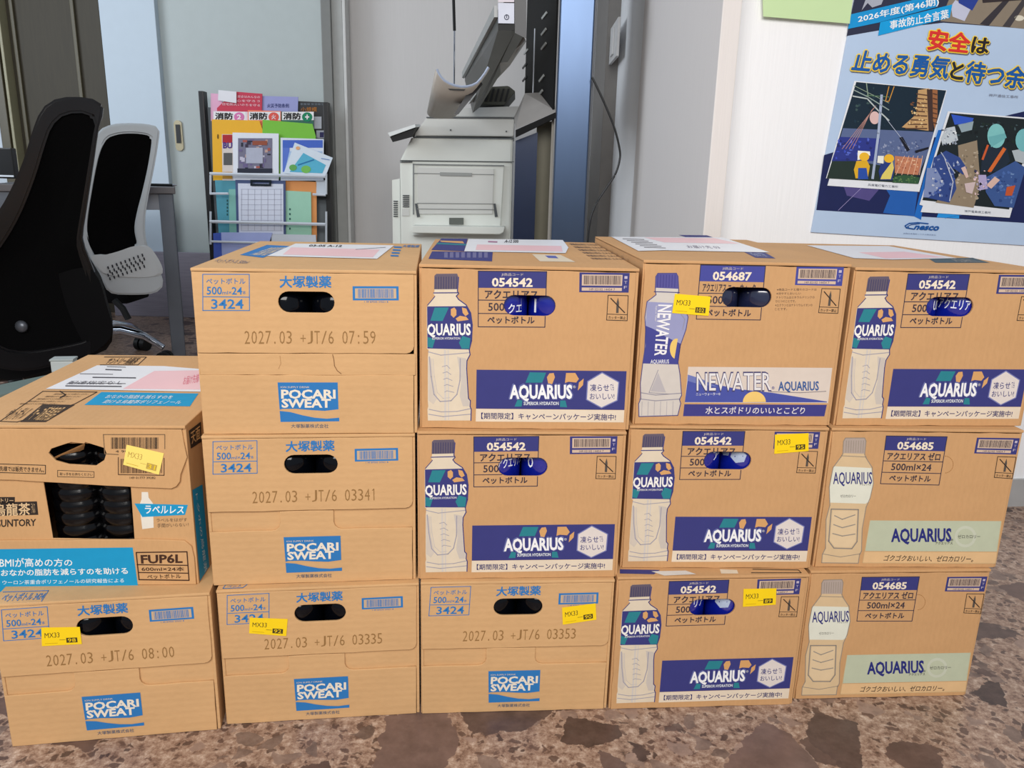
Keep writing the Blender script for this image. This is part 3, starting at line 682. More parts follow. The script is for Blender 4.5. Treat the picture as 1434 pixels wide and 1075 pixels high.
def z_carton(x, y, z, yaw, w_, h_, d_, label):
    t = carton(label, x, y, z, yaw, w_, h_, d_, CBA, 'brown cartons with the pale green banner')
    f, H = face_surf(ZQ, w_, h_); brown_front(t, w_, h_, None, CBA)
    bottle_picture(t, f, 0, 'Z')
    code_block(t, f, [(311, 44), (498, 47), (475, 195), (294, 190)], '054685', 'アクエリアス ゼロ', NAVY)
    barcode_block(t, f, [(590, 50), (722, 52), (712, 102), (582, 98)], NAVY, [(655, 108), (712, 110), (702, 176), (646, 172)])
    P = Print('banner_print', f, t)
    P.poly([(262, 304), (672, 308), (662, 404), (248, 400)], (188, 194, 168)); P.poly([(246, 402), (660, 406), (656, 440), (240, 436)], (222, 184, 136))
    P.line([(262, 304), (240, 437), (656, 441), (672, 308)], 2, (206, 176, 130), 2)
    P.ell(560, 356, 34, 34, (198, 202, 182), 2); P.ell(560, 356, 25, 25, (188, 194, 168), 3)
    P.text('AQUARIUS', 328, 331, 516, 370, (38, 44, 120), 4, .03); P.text('®', 514, 362, 522, 370, (60, 60, 70), 4, 0); P.text('アクエリアス', 466, 372, 520, 380, (60, 56, 60), 4, .01)
    P.text('ゼロカロリー', 536, 350, 606, 361, (60, 56, 60), 4, .01)
    P.textq('ゴクゴクおいしい、ゼロカロリー。', [(310, 412), (590, 417), (584, 436), (304, 431)], (60, 50, 44), 4, .012); P.build()
    # perforated hand hole left unopened
    P = Print('perforation_print', f, t)
    for q in range(14):
        a0 = -math.pi / 2 + math.pi * q / 14; P.line([(492 + 26 * math.cos(a0), 132 + 26 * math.sin(a0)), (492 + 26 * math.cos(a0 + .14), 132 + 26 * math.sin(a0 + .14))], 1.6, (160, 112, 62), 2)
    P.build(); return t, f, H
BX['Z2'] = z_carton(.5679, 1.0282, 0, .0755, .2705, .2116, .3982, 'brown carton with pale green banner standing on the floor at right')
BX['Z1'] = z_carton(.5767, 1.0368, .2116, .0489, .2726, .2104, .3982, 'brown carton with pale green banner in the middle of the rightmost stack')

# the light blue water carton
def n_carton(x, y, z, yaw, w_, h_, d_, label):
    t = carton(label, x, y, z, yaw, w_, h_, d_, CBA, None)
    f, H = face_surf(NQ, w_, h_); hx, hz = H(642, 366)
    brown_front(t, w_, h_, (hx, hz), CBA); bottle_picture(t, f, 0, 'N')
    V = (68, 72, 150)
    code_block(t, f, [(416, 206), (732, 213), (708, 476), (396, 470)], '054687', 'アクエリアス ニューウォーター', V, clip=pill(hx, hz, .066, .0262, 5))
    barcode_block(t, f, [(884, 217), (1116, 220), (1106, 312), (876, 306)], V, [(1008, 324), (1098, 327), (1086, 446), (992, 442)])
    P = Print('notice_print', f, t)
    for k, s in enumerate(('※商品コードと個々のコードは', '※冷やすとおいしい', 'ナトリウムはミネラルドリンクの', 'ひとつのことです。', '※エクランとはナトリウムイオンの', 'ことです。')):
        P.text(s, 788 - k * 2, 322 + k * 19, (982, 905, 972, 880, 962, 838)[k], 334 + k * 19, (110, 88, 72), 3, 0)
    P.build()
    P = Print('banner_print', f, t)
    P.poly([(358, 702), (1060, 712), (1040, 884), (342, 876)], (216, 202, 190)); P.poly([(356, 758), (420, 772), (600, 812), (760, 830), (1034, 876), (1034, 880), (342, 874)], (72, 82, 160), 2)
    P.line([(760, 826), (900, 832), (1030, 826)], 3, (120, 112, 120), 2); P.poly([(356, 740), (420, 760), (500, 800), (420, 790), (354, 770)], (110, 120, 180), 2.5)
    P.ell(680, 876, 56, 52, (236, 198, 116), 3, 20, math.pi, 2 * math.pi)
    P.text('NEWATER', 396, 732, 764, 820, (72, 68, 110), 4, .035); P.text('NEWATER', 399, 735, 761, 817, (226, 222, 222), 5, .006)
    P.text('®', 764, 800, 778, 814, V, 5, 0); P.text('AQUARIUS', 796, 778, 994, 820, (60, 92, 150), 5, .02); P.text('ニューウォーター®', 396, 828, 514, 842, (226, 226, 235), 5, .01)
    P.poly([(340, 884), (1034, 892), (1022, 948), (334, 942)], (62, 60, 130)); P.textq('水とスポドリのいいとこどり', [(444, 896), (930, 902), (922, 936), (442, 932)], (228, 222, 222), 3, .02); P.build()
    for sx in (-.0335, .0335):
        wp = t.matrix_world @ Vector((hx + sx, .0385, .0042)); add_bottle('water', h_ - .0088, wp, 0, ('left' if sx < 0 else 'right') + ' dark clear bottle in the hand hole of the pale water banner carton')
    return t, f, H
BX['N'] = n_carton(.3022, 1.0259, .4237, .062, .2748, .2215, .3982, 'brown carton with pale and blue water banner, top of the fourth stack')

# tags on the fronts
def q4(l, t, r, b, k=0): return [(l, t), (r, t + k), (r - k * .3, b + k), (l - k * .3, b)]
def conv(box, pts):
    """photo pixels -> that family's picture frame, on the front of the given carton"""
    t = box[0]; mi = t.matrix_world.inverted(); out = []
    n = t.matrix_world.to_3x3() @ Vector((0, 1, 0))
    for u, v in pts: p_ = mi @ onplane(u, v, t.location, n); out.append((p_.x, p_.z))
    return out
def loc_surf(u, v, l): return Vector((u, -l * LIFT, v))
def tag_on(key, pts, num, m=YEL, faint=False): sticker(BX[key][0], loc_surf, conv(BX[key], pts), num, m, faint)
tag_on('P0', [(58, 878), (112, 877), (115, 901), (59, 904)], '98')
tag_on('P3', [(350, 864), (403, 866), (401, 890), (349, 886)], '92')
tag_on('P4', [(787, 850), (834, 844), (835, 867), (788, 874)], '90')
tag_on('A6', [(1041, 824), (1087, 823), (1086, 846), (1040, 849)], '89')
tag_on('A5', [(1085, 608), (1132, 606), (1132, 631), (1084, 635)], '95')
tag_on('N', [(945, 411), (995, 415), (992, 442), (941, 438)], '102')

# ------------------------------------------------------------ the tea carton, upper left
OX, OY, OYAW, OW, OH, OD = -.5545, .9290, .072, .290, .2213, .392
t = carton('tan tea carton with bright blue band and open window on the left stack', OX, OY, .2092, OYAW, OW, OH, OD, CBO, None)
OB = t; mwi = t.matrix_world.inverted(); on = t.matrix_world.to_3x3() @ Vector((0, 1, 0))
def oc(u, v):
    p_ = mwi @ onplane(u, v, t.location, on); return (p_.x, p_.z)
def os(u, v, l): x, z = oc(u, v); return Vector((x, -l * LIFT, z))
hw = OW / 2
wl, wr = oc(58, 683)[0], oc(184, 683)[0]; zf = oc(200, 683)[1]; zw = oc(120, 756)[1]
win = [oc(59, 675), oc(181, 675), oc(187, 757), oc(72, 755)]
plate('middle_panel', [(-hw + .002, .002), (hw - .002, .002), (hw - .002, OH - .006), (-hw + .002, OH - .006)], [[oc(66, 622), oc(150, 622), oc(150, 654), oc(66, 654)], win], .0031, .0022, CBO, t)
xr = hw - .006; zf_r = oc(245, 683)[1]
up = [(-hw + .001, OH - .0048), (-hw + .001, oc(0, 672)[1]), oc(20, 672), oc(150, 680)] + [oc(240, 684), oc(247, 681), oc(252, 674), oc(253, 664)] + [oc(262, 640), (xr + .001, OH - .0048)]
hole = [oc(68, 634), oc(72, 628), oc(90, 622), oc(100, 619), oc(118, 621), oc(120, 619), oc(146, 627), oc(149, 634), oc(146, 644), oc(134, 652), oc(96, 650), oc(78, 645)]
plate('hand_hole_flap', up, [hole], -.0004, .0036, CBO, t)
lo = [(-hw + .001, .0005), (hw - .0025, .0005), oc(273.5, 800), oc(272, 780), oc(268, 765), oc(258, 757), (oc(200, 755)[0], oc(200, 755)[1]), (-hw + .001, oc(0, 757)[1])]
plate('lower_flap', lo, [], -.0004, .0036, CBO, t)
# torn cardboard tongue folded into the hand hole
bm = bmesh.new(); a = oc(72, 642); b2 = oc(116, 622); c2 = oc(110, 632); d2 = oc(84, 645)
prism(bm, [(a[0], .004, a[1]), (b2[0], .004, b2[1]), (c2[0], .012, c2[1]), (d2[0], .012, d2[1])], (0, .0015, -.002)); fin(bm, 'folded_tongue', CBIN, t)
P = Print('information_print', os, t, 4)
P.textq('先様では販売できません。', [(0, 652), (62, 654), (62, 661), (0, 659)], DK, 3, .01); P.line([(-4, 649), (64, 651), (64, 663), (-4, 661)], 1, DK)
P.textq('取っ手をお持ちください', [(84, 661), (130, 662), (130, 666), (84, 665)], DK, 3, 0); P.line([(81, 658), (132, 660), (132, 668), (81, 667), (81, 658)], .7, DK)
P.build()
P = Print('barcode_print', os, t, 4)
P.line([(145, 608), (231, 608), (231, 628)], 1.2, (130, 104, 76)); P.line([(145, 608), (147, 635), (166, 636)], 1.2, (130, 104, 76)); P.bars(156, 612, 222, 628, DK, 3, 8); P.text('4 901777', 162, 630, 200, 633, DK, 3, 0)
P.bars(169, 642, 227, 662, (90, 64, 44), 3, 12); P.line([(166, 640), (166, 664), (230, 665), (230, 641)], 1.2, (90, 64, 44)); P.text('149 01777 39282', 182, 667, 218, 670, DK, 3, 0); P.build()
P = Print('tea_name_print', os, t, 10)
P.rect(-30, 697, 19, 706, DK); P.textq('サントリー', [(-16, 698), (17, 699), (17, 705), (-16, 704)], (215, 180, 135), 3, .01)
P.poly([(-60, 706), (50, 703), (52, 722), (-60, 725)], DK); P.textq('烏龍茶', [(-10, 707), (40, 705), (41, 722), (-10, 724)], (222, 190, 146), 3, .03)
P.textq('SUNTORY', [(-6, 729), (49, 728), (49, 737), (-6, 739)], DK, 3, .02); P.f = lambda u, v, l: Vector((os(u, v, 0).x, .0031 - (l + 0) * LIFT, os(u, v, 0).z))
P.v = []; P.fc = []; P.mi = []
P.base = 0
P.rect(-30, 697, 19, 706, DK); P.textq('サントリー', [(-16, 698), (17, 699), (17, 705), (-16, 704)], (215, 180, 135), 3, .01)
P.poly([(-60, 706), (50, 703), (52, 722), (-60, 725)], DK); P.textq('烏龍茶', [(-10, 707), (40, 705), (41, 722), (-10, 724)], (222, 190, 146), 3, .03); P.textq('ラベルレス', [(42, 706), (47, 706), (48, 720), (43, 720)], (222, 190, 146), 3, 0)
P.textq('SUNTORY', [(-6, 729), (49, 728), (49, 737), (-6, 739)], DK, 3, .02)
P.build()
P = Print('labelless_bottle_print', os, t, 0); P.f = lambda u, v, l: Vector((os(u, v, 0).x, .0031 - l * LIFT, os(u, v, 0).z))
P.poly([(197, 690), (206, 690), (207, 698), (213, 706), (214, 740), (198, 742), (194, 708), (197, 700)], (228, 222, 210)); P.poly([(187, 706), (262, 708), (258, 722), (198, 725)], SKY, 2)
P.textq('ラベルレス', [(202, 709), (257, 710), (256, 720), (202, 720)], (240, 240, 240), 3, .03); P.textq('ラベルをはがす', [(218, 727), (261, 726), (261, 731), (218, 732)], (110, 90, 70), 3, 0)
P.textq('手間がいらない！', [(219, 734), (263, 733), (263, 738), (219, 740)], (110, 90, 70), 3, 0); P.build()
P = Print('blue_band_print', os, t, 4)
P.poly([(-46, 769), (186, 766), (194, 824), (-46, 829)], SKY)
P.textq('BMIが高めの方の', [(0, 780), (101, 782), (102, 792), (0, 794)], (235, 240, 240), 3, .02); P.textq('おなかの脂肪を減らすのを助ける', [(2, 797), (178, 794), (180, 803), (2, 806)], (235, 240, 240), 3, .03)
P.textq('ウーロン茶重合ポリフェノールの研究報告による', [(4, 812), (174, 809), (174, 815), (4, 818)], (220, 235, 240), 3, .01); P.build()
P = Print('size_box_print', os, t, 4); BR_ = (66, 40, 28)
P.line([(191, 773), (262, 772), (265, 812), (195, 811), (191, 773)], 1.6, BR_); P.line([(192, 790), (263, 791)], 1.4, BR_); P.line([(194, 801), (264, 802)], 1.4, BR_)
P.textq('FUP6L', [(197, 777), (256, 776), (256, 787), (198, 788)], BR_, 3, .03); P.textq('600ml×24本', [(198, 793), (258, 793), (258, 799), (199, 799)], BR_, 3, .02); P.textq('ペットボトル', [(206, 804), (253, 803), (254, 809), (207, 810)], BR_, 3, .02); P.build()
# right side of this carton
sn = t.matrix_world.to_3x3() @ Vector((1, 0, 0)); spt = t.matrix_world @ Vector((hw, 0, 0))
def ss(u, v, l):
    p_ = mwi @ onplane(u, v, spt, sn); return Vector((hw + .0003 + l * LIFT, min(max(p_.y, .006), OD - .01), min(max(p_.z, .002), OH - .006)))
P = Print('side_print', ss, t)
P.poly([(269, 686), (283, 678), (294, 808), (279, 824)], SKY); P.poly([(264, 603), (281, 590), (282, 618), (267, 628)], DK)
P.textq('トクホの烏龍茶', [(276, 690), (290, 800), (286, 803), (273, 692)], (200, 225, 235), 3, .01); P.textq('天面', [(266, 606), (279, 596), (280, 614), (268, 622)], (214, 172, 120), 3, .02); P.build()
oh, oh2 = oc(109, 640)[0], 0
for k, u in enumerate((95, 160)):
    cx_ = oc(u, 718)[0]
    wp = t.matrix_world @ Vector((cx_, .0385 if k == 0 else .0387, .0042)); add_bottle('tea', OH - .0088, wp, 0, ('black ribbed tea bottle at left in the open window of the tea carton', 'black ribbed tea bottle at right in the open window of the tea carton')[k])
# MX33 tag, glare painted in as paler paper and faint lettering
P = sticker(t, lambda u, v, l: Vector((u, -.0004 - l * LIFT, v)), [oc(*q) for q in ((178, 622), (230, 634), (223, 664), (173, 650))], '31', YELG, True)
# top of the tea carton
ft = top_surf(t, OW, OH)
P = Print('top_print', ft, t); K2 = (58, 42, 30)
P.poly([(142, 549), (278, 551), (266, 569), (118, 567)], SKY); P.textq('おなかの脂肪を減らすのを', [(152, 553), (244, 554), (240, 559), (146, 558)], (225, 235, 240), 3, .01); P.textq('助ける烏龍茶ポリフェノール', [(150, 560), (256, 561), (252, 566), (142, 565)], (225, 235, 240), 3, .01)
P.cut(); P.poly([(60, 566), (105, 567), (64, 591), (28, 591)], K2); P.textq('ケース販売専用品', [(56, 570), (94, 570), (66, 589), (38, 589)], (214, 172, 120), 3, .02)
P.cut(); P.line([(146, 500), (205, 500), (193, 511), (140, 511)], .9, K2); P.textq('サントリー烏龍茶', [(156, 501), (198, 501), (188, 510), (146, 510)], K2, 3, .02)
P.cut(); P.line([(60, 548), (136, 549), (104, 566)], .9, K2); P.line([(60, 548), (0, 590), (24, 591), (104, 566)], .9, K2)
for k in range(5): P.textq('開封後はすぐにお飲みください', [(78 - k * 12, 551 + k * 3.4), (126 - k * 11, 551 + k * 3.4), (122 - k * 11, 553 + k * 3.4), (74 - k * 12, 553 + k * 3.4)], K2, 3, 0)
P.line([(84, 548), (92, 553), (84, 557)], 1.6, K2)
P.textq('ペットボトル', [(20, 571), (50, 571), (26, 588), (2, 588)], K2, 3, .01)
P.build()
P = Print('delivery_slip', ft, t, 4)
P.poly([(136, 512), (229, 513), (279, 517), (281, 549), (64, 545)], PAPER); P.poly([(216, 520), (279, 519), (280, 546), (172, 545)], PINK, 2)
for k, (a0, b0, c0) in enumerate(((150, 514, 176), (148, 518, 170), (112, 524, 158), (130, 529, 190), (96, 537, 176), (92, 541, 170))): P.line([(a0, b0), (c0, b0 + .8)], 1.5 if k % 2 else .8, (70, 68, 76), 3)
P.textq('配達指定なし', [(100, 534), (176, 534), (172, 539), (92, 539)], (90, 90, 100), 3, 0); P.textq('お届け先様', [(258, 528), (279, 524), (278, 536), (256, 540)], (220, 110, 130), 3, .01); P.build('white and pink delivery slip')

# ------------------------------------------------------------ prints and slips on the other tops
def top(key, name='top_print', base=0):
    t_ = BX[key][0]; h_ = {'P1': .2111, 'A1': .2149, 'N': .2215, 'A3': .2185, 'A6': .2123, 'P3': .2065, 'P0': .2092}[key]
    return Print(name, top_surf(t_, 0, h_), t_, base)
P = top('P1'); P.poly([(374, 343), (412, 345), (368, 361), (336, 357)], BLUE); P.textq('POCARI SWEAT', [(380, 347), (404, 347), (372, 358), (350, 357)], CREAM, 3, .02); P.cut()
P.textq('ペットボトル 500ml', [(306, 362), (352, 365), (344, 370), (298, 368)], (110, 110, 130), 3, 0); P.cut()
for k in range(4): P.line([(552 - k * 1.5, 346 + k * 4), (562 - k * 1.5, 346.5 + k * 4)], 2, BLUE)
P.cut(); P.textq('大塚製薬', [(565, 343), (588, 343.5), (586, 347), (563, 346.6)], BLUE, 3, .02); P.build()
P = top('P1', 'delivery_slip', 4); P.poly([(414, 341.5), (552, 344), (528, 363), (374, 359)], PAPER); P.poly([(408, 347), (532, 350), (522, 361), (396, 357)], PINK, 2)
P.textq('03-05 A-12', [(434, 343.3), (480, 344), (478, 346.5), (432, 345.8)], (40, 40, 50), 3, .03); P.line([(498, 350), (540, 347)], .6, (120, 120, 130), 3); P.build('white and pink delivery slip')
P = top('A1'); P.poly([(618, 334), (655, 334.5), (650, 352), (604, 350)], NAVY); P.line([(612, 341), (654, 343)], 2, TEAL, 2); P.poly([(616, 337), (648, 338), (650, 341), (618, 339)], ORG, 2)
P.poly([(605, 352), (690, 353), (689, 366), (600, 362.5)], NAVY, 1)
for k in range(8): P.rect(622 + k * 8, 353.5, 627 + k * 8, 361, (110, 108, 150), 2)
P.cut()
P.poly([(745, 356), (785, 357), (806, 367), (756, 366)], CREAM, 1); P.poly([(763, 358), (778, 358.5), (782, 362), (768, 361.5)], (90, 100, 170), 2); P.cut()
for k in range(6): P.textq('栄養成分表示 エネルギー', [(796 + k * 6, 341 + k * 4), (838 + k * 8, 342 + k * 4), (842 + k * 8, 344.4 + k * 4), (800 + k * 6, 343.4 + k * 4)], (70, 62, 70), 3, .01)
P.build()
P = top('A1', 'delivery_slip', 4); P.poly([(656, 335), (788, 336.5), (796, 347), (792, 355), (650, 352.5)], PAPER); P.poly([(668, 343), (786, 345), (788, 353), (666, 350.5)], PINK, 2)
P.textq('A-12 500', [(708, 336.5), (726, 336.7), (726, 340.5), (706, 340.2)], (40, 40, 50), 3, .03); P.line([(684, 339), (696, 339.5)], 2, (170, 120, 150), 3); P.build('white and pink delivery slip')
P = top('N'); P.poly([(950, 329), (990, 329.5), (1000, 333), (962, 333)], NAVY); P.cut()
P.poly([(1040, 352), (1070, 353), (1086, 362), (1058, 361)], NAVY); P.textq('NEWATER', [(1046, 354), (1068, 355), (1076, 360), (1058, 359)], (160, 165, 200), 3, .01); P.build()
P = top('N', 'delivery_slip', 4); P.poly([(856, 332), (1012, 333), (1078, 354), (930, 351), (894, 352)], PAPER); P.poly([(902, 333), (1000, 334), (1036, 342), (930, 340)], PINK, 2)
for k in range(6): P.line([(872 + k * 6, 335 + k * 2.4), (902 + k * 6, 336 + k * 2.4)], .7, (90, 84, 90), 3)
P.textq('お届け先 03', [(960, 344), (1004, 345), (1010, 349), (964, 348)], (140, 130, 150), 3, 0); P.build('white and pink delivery slip')
P = top('A3', 'delivery_slip', 4); P.poly([(1130, 344), (1244, 345), (1340, 362), (1250, 364), (1196, 362)], PAPER); P.poly([(1202, 354), (1266, 353), (1324, 361), (1240, 362.5)], PINK, 2); P.build('white and pink delivery slip')
P = top('A3'); P.poly([(1300, 362), (1362, 361), (1386, 368), (1310, 368)], (70, 90, 100)); P.textq('AQUARIUS', [(1330, 363), (1356, 363), (1374, 367), (1340, 367)], (150, 150, 150), 3, .01); P.build()
P = top('A6'); P.poly([(868, 797), (924, 798), (916, 804), (868, 803)], NAVY); P.cut(); P.poly([(912, 800), (960, 799), (975, 804), (930, 806)], (214, 210, 204), 2); P.cut(); P.poly([(1008, 797), (1032, 798), (1034, 803), (1010, 803)], CREAM)
P.line([(1054, 797), (1118, 798), (1122, 802), (1052, 802)], .9, DK); P.build()
P = top('P3'); P.line([(316, 819), (348, 817), (340, 823), (312, 824), (316, 819)], .9, BLUE); P.textq('ペット', [(320, 820), (340, 819), (336, 822), (317, 823)], BLUE, 3, .01); P.build()
P = top('P0'); P.textq('ペットボトル 3424', [(8, 831), (66, 829), (58, 840), (0, 843)], BLUE, 3, .02); P.line([(4, 829), (68, 827), (58, 842)], .9, BLUE); P.build()

# ------------------------------------------------------------ poster and green paper
PN = WN
def wall_surf(org, off):
    inv = Matrix.Translation(-org)
    def f(u, v, l):
        p_ = onplane(u, v, P0 + WN * off, WN) + WN * (l * .00025); return p_ - org
    return f
def sheet(name, quad, off, th, m, label, cat, rz=0):
    pts = [onplane(u, v, P0 + WN * off, WN) for u, v in quad]; org = (pts[2] + pts[3]) / 2
    o = thing(name, org, 0, label, cat); bm = bmesh.new(); prism(bm, [p_ - org for p_ in pts], -WN * th); fin(bm, 'paper_sheet', m, o)
    return o, wall_surf(org, off)
po, ps = sheet('safety_poster', [(1217, -112), (1527, -85), (1444, 344), (1136, 325)], .004, .003, mat('pale_blue_poster', (186, 208, 236), rough=.3, var=.03, coat=.3), 'pale blue safety poster with two night work photographs on the white wall', 'poster')
Z = lambda x, y: (1130 + x / 4.717, y / 4.717)
Y = lambda x, y: (1130 + x / 4.135, 90 + y / 4.135)
P = Print('top_photograph', ps, po)
P.poly([(1217, -112), (1527, -85), (1506, 12), (1434, 40), Z(900, 150), Z(510, 195), Z(262, 238), (1196, 0)], (44, 48, 72)); P.poly([Z(880, 140), Z(1434, 190), (1506, 12), (1510, -60), Z(960, -60)], (140, 128, 112), 2)
P.poly([Z(980, 0), Z(1080, 60), Z(1040, 140), Z(960, 110), Z(950, 40)], (196, 200, 222), 3); P.poly([Z(1000, -60), Z(1130, 0), Z(1090, 70), Z(1000, 20)], (40, 64, 150), 4)
P.poly([Z(1140, 160), Z(1300, 0), Z(1340, 0), Z(1200, 170)], (56, 52, 58), 3); P.poly([Z(1290, 175), Z(1420, 0), Z(1460, 0), Z(1340, 180)], (66, 62, 66), 3); P.poly([Z(1150, -40), Z(1434, -60), Z(1434, 0), Z(1160, 20)], (54, 46, 48), 3)
P.poly([Z(360, 70), Z(400, -40), Z(510, -20), Z(490, 30), Z(430, 50), Z(400, 20)], (170, 176, 190), 3); P.ell(*Z(1400, 120), 7, 4, (220, 214, 196), 3); P.build()
CY_ = (18, 150, 216)
P = Print('ribbon_print', ps, po, 4)
P.poly([Z(290, 95), Z(810, -25), Z(868, -30), Z(860, 45), Z(470, 150), Z(268, 192)], CY_); P.poly([Z(482, 148), Z(958, 30), Z(940, 118), Z(468, 236)], (10, 160, 226), 2)
P.textq('2026年度(第46期)', [Z(335, 105), Z(865, -18), Z(868, 40), Z(335, 158)], (245, 250, 252), 4, .03); P.textq('事故防止合言葉', [Z(545, 140), Z(930, 62), Z(932, 122), Z(545, 196)], (245, 250, 252), 4, .03); P.build()
P = Print('headline_print', ps, po, 4)
YO = (252, 216, 60)
for s, q, c in (('安全', [(812, 190), (1080, 228), (1058, 352), (790, 326)], (222, 52, 48)), ('は', [(1095, 245), (1205, 258), (1185, 358), (1078, 345)], (40, 34, 40)),
                ('止める勇気', [(325, 332), (945, 380), (918, 520), (288, 468)], (24, 92, 168)), ('と', [(955, 412), (1035, 412), (1020, 528), (938, 515)], (34, 40, 50)), ('待つ余裕', [(1062, 402), (1580, 465), (1550, 605), (1032, 540)], (24, 92, 168))):
    Q = [Z(*a_) for a_ in q]; P.textq(s, [(a_ + 1.2, b_ + 1.4) for a_, b_ in Q], (110, 110, 120), 2, .13)
    cx_ = sum(a_[0] for a_ in Q) / 4; cy_ = sum(a_[1] for a_ in Q) / 4; k = ky = 1
    P.textq(s, [(cx_ + (a_ - cx_) * k, cy_ + (b_ - cy_) * ky) for a_, b_ in Q], YO, 4, .13); P.textq(s, Q, c, 7, .05)
P.build()
P = Print('night_sky_print', ps, po, 1); NV = (26, 36, 86)
P.poly([(1154, 217), (1190, 206), (1270, 196), (1330, 190), (1400, 164), (1476, 146), (1451, 313), (1143, 294)], NV)
P.poly([Y(430, 680), Y(640, 740), Y(620, 880), Y(440, 860), Y(480, 760)], (34, 96, 180), 2); P.poly([Y(700, 560), Y(760, 380), Y(790, 380), Y(690, 700), Y(660, 900), Y(620, 880)], (30, 110, 200), 2)
P.poly([Y(210, 700), Y(420, 720), Y(360, 790), Y(230, 760)], (84, 76, 136), 2); P.line([Y(180, 845), Y(330, 700), Y(420, 640)], .6, (160, 150, 200), 3); P.line([Y(800, 890), Y(1000, 850)], .6, (60, 110, 200), 3)
P.poly([Y(760, 860), Y(880, 870), Y(880, 892), Y(750, 886)], (40, 150, 230), 3); P.build()
# left photograph
P = Print('power_pole_photograph', ps, po, 6); WB = (232, 236, 242)
def PP(pts): return [Y(*a_) for a_ in pts]
P.poly(PP([(272, 96), (808, 150), (648, 738), (116, 702), (128, 662), (108, 660)]), WB)
P.poly(PP([(283, 103), (803, 152), (643, 692), (112, 660)]), (18, 40, 56), 2)
P.poly(PP([(206, 370), (730, 392), (690, 530), (640, 640), (440, 640), (150, 560)]), (92, 108, 150), 3)
P.poly(PP([(188, 420), (420, 430), (400, 560), (140, 560)]), (44, 56, 140), 4); P.poly(PP([(150, 540), (640, 620), (628, 690), (112, 660)]), (36, 52, 46), 4)
P.poly(PP([(640, 150), (700, 140), (716, 152), (700, 385), (545, 365), (628, 290)]), (200, 160, 110), 4); P.poly(PP([(722, 146), (752, 150), (752, 300), (735, 380), (726, 330)]), (160, 104, 66), 4); P.poly(PP([(690, 144), (722, 150), (726, 385), (700, 384)]), (70, 50, 46), 5)
for k in range(9): P.line(PP([(630 - max(0, k - 4) * 16, 172 + k * 25), (690, 180 + k * 24)]), 1.6, (96, 66, 50), 6)
for k in range(7): P.line(PP([(726, 170 + k * 28), (748, 176 + k * 28)]), 1.4, (80, 54, 44), 6)
P.poly(PP([(505, 530), (662, 545), (640, 640), (505, 630)]), (196, 128, 96), 5)
for k in range(5): P.line(PP([(510 + k * 34, 640), (560 + k * 26, 530)]), .8, (236, 190, 160), 6)
P.line(PP([(428, 180), (410, 400), (376, 660)]), 3.6, (170, 184, 210), 6); P.line(PP([(268, 150), (350, 190), (470, 265)]), 1.4, (150, 168, 164), 6); P.line(PP([(262, 185), (345, 200), (410, 270), (470, 325)]), 1.8, (190, 200, 200), 6)
P.line(PP([(340, 110), (350, 190)]), 1.2, (150, 170, 150), 6); P.line(PP([(270, 125), (470, 225)]), .8, (150, 170, 150), 6); P.line(PP([(340, 180), (470, 190)]), .8, (110, 150, 110), 6); P.line(PP([(450, 310), (590, 490)]), .7, (190, 200, 220), 6)
for k in range(4): P.line(PP([(395 - k * 8, 240 + k * 8), (200 + k * 20, 490)]), .6, (200, 150, 140), 6)
P.line(PP([(470, 130), (450, 215), (470, 215), (500, 130)]), 1.2, (210, 150, 60), 6); P.ell(*Y(388, 310), 7, 9, (226, 190, 186), 5)
P.poly(PP([(530, 425), (550, 420), (592, 495), (575, 505)]), (24, 26, 40), 6); P.poly(PP([(620, 500), (700, 478), (700, 490), (625, 515)]), (24, 26, 40), 6)
for cx_, cy_, hcol, j in ((312, 580, 0, (226, 176, 40)), (455, 590, 0, (40, 60, 130))):
    P.poly(PP([(cx_ - 45, cy_ + 30), (cx_ - 30, cy_ - 20), (cx_ + 30, cy_ - 25), (cx_ + 48, cy_ + 10), (cx_ + 35, cy_ + 80), (cx_ - 35, cy_ + 80)]), j, 7)
    P.ell(*Y(cx_ + 15, cy_ - 45), 7, 6, (244, 190, 50), 8)
P.poly(PP([(290, 500), (360, 505), (362, 530), (340, 520), (330, 545), (288, 555)]), (250, 250, 240), 7); P.poly(PP([(405, 530), (440, 530), (438, 575), (402, 570)]), (240, 240, 230), 8); P.poly(PP([(292, 600), (340, 600), (350, 665), (290, 665)]), (40, 80, 170), 8)
P.poly(PP([(430, 640), (490, 560), (498, 600), (480, 665), (420, 665)]), (230, 210, 110), 8); P.poly(PP([(500, 650), (560, 640), (646, 655), (640, 692), (490, 684)]), (50, 90, 60), 7)
rn = random.Random(11)
def mottle(q, n, cols, sz, l):
    for k in range(n):
        a_, b_ = I2(q, rn.uniform(.03, .95), rn.uniform(.03, .95)); w_ = rn.uniform(.5, 2.3) * sz; h_ = rn.uniform(.5, 1.9) * sz; t_ = rn.uniform(-.6, .6)
        P.poly([(a_ + w_ * math.cos(t_ + j) * (.7 if j > 2 else 1), b_ + h_ * math.sin(t_ + j)) for j in (0, 1.4, 2.7, 4.2)], rn.choice(cols), l + .01 * k)
q1 = PP([(283, 103), (560, 130), (470, 370), (206, 360)]); mottle(q1, 26, [(22, 50, 68), (14, 34, 46), (40, 66, 74), (60, 84, 84)], 1.6, 3)
mottle(PP([(420, 430), (700, 440), (650, 520), (410, 520)]), 60, [(120, 136, 176), (70, 84, 130), (150, 160, 190)], 1.1, 4.5)
mottle(PP([(170, 430), (400, 430), (370, 560), (140, 560)]), 30, [(60, 80, 190), (36, 44, 110), (90, 110, 210)], 1.8, 4.5)
mottle(PP([(510, 540), (660, 550), (640, 630), (505, 620)]), 40, [(236, 196, 160), (160, 90, 70), (220, 150, 110)], 1.0, 5.5)
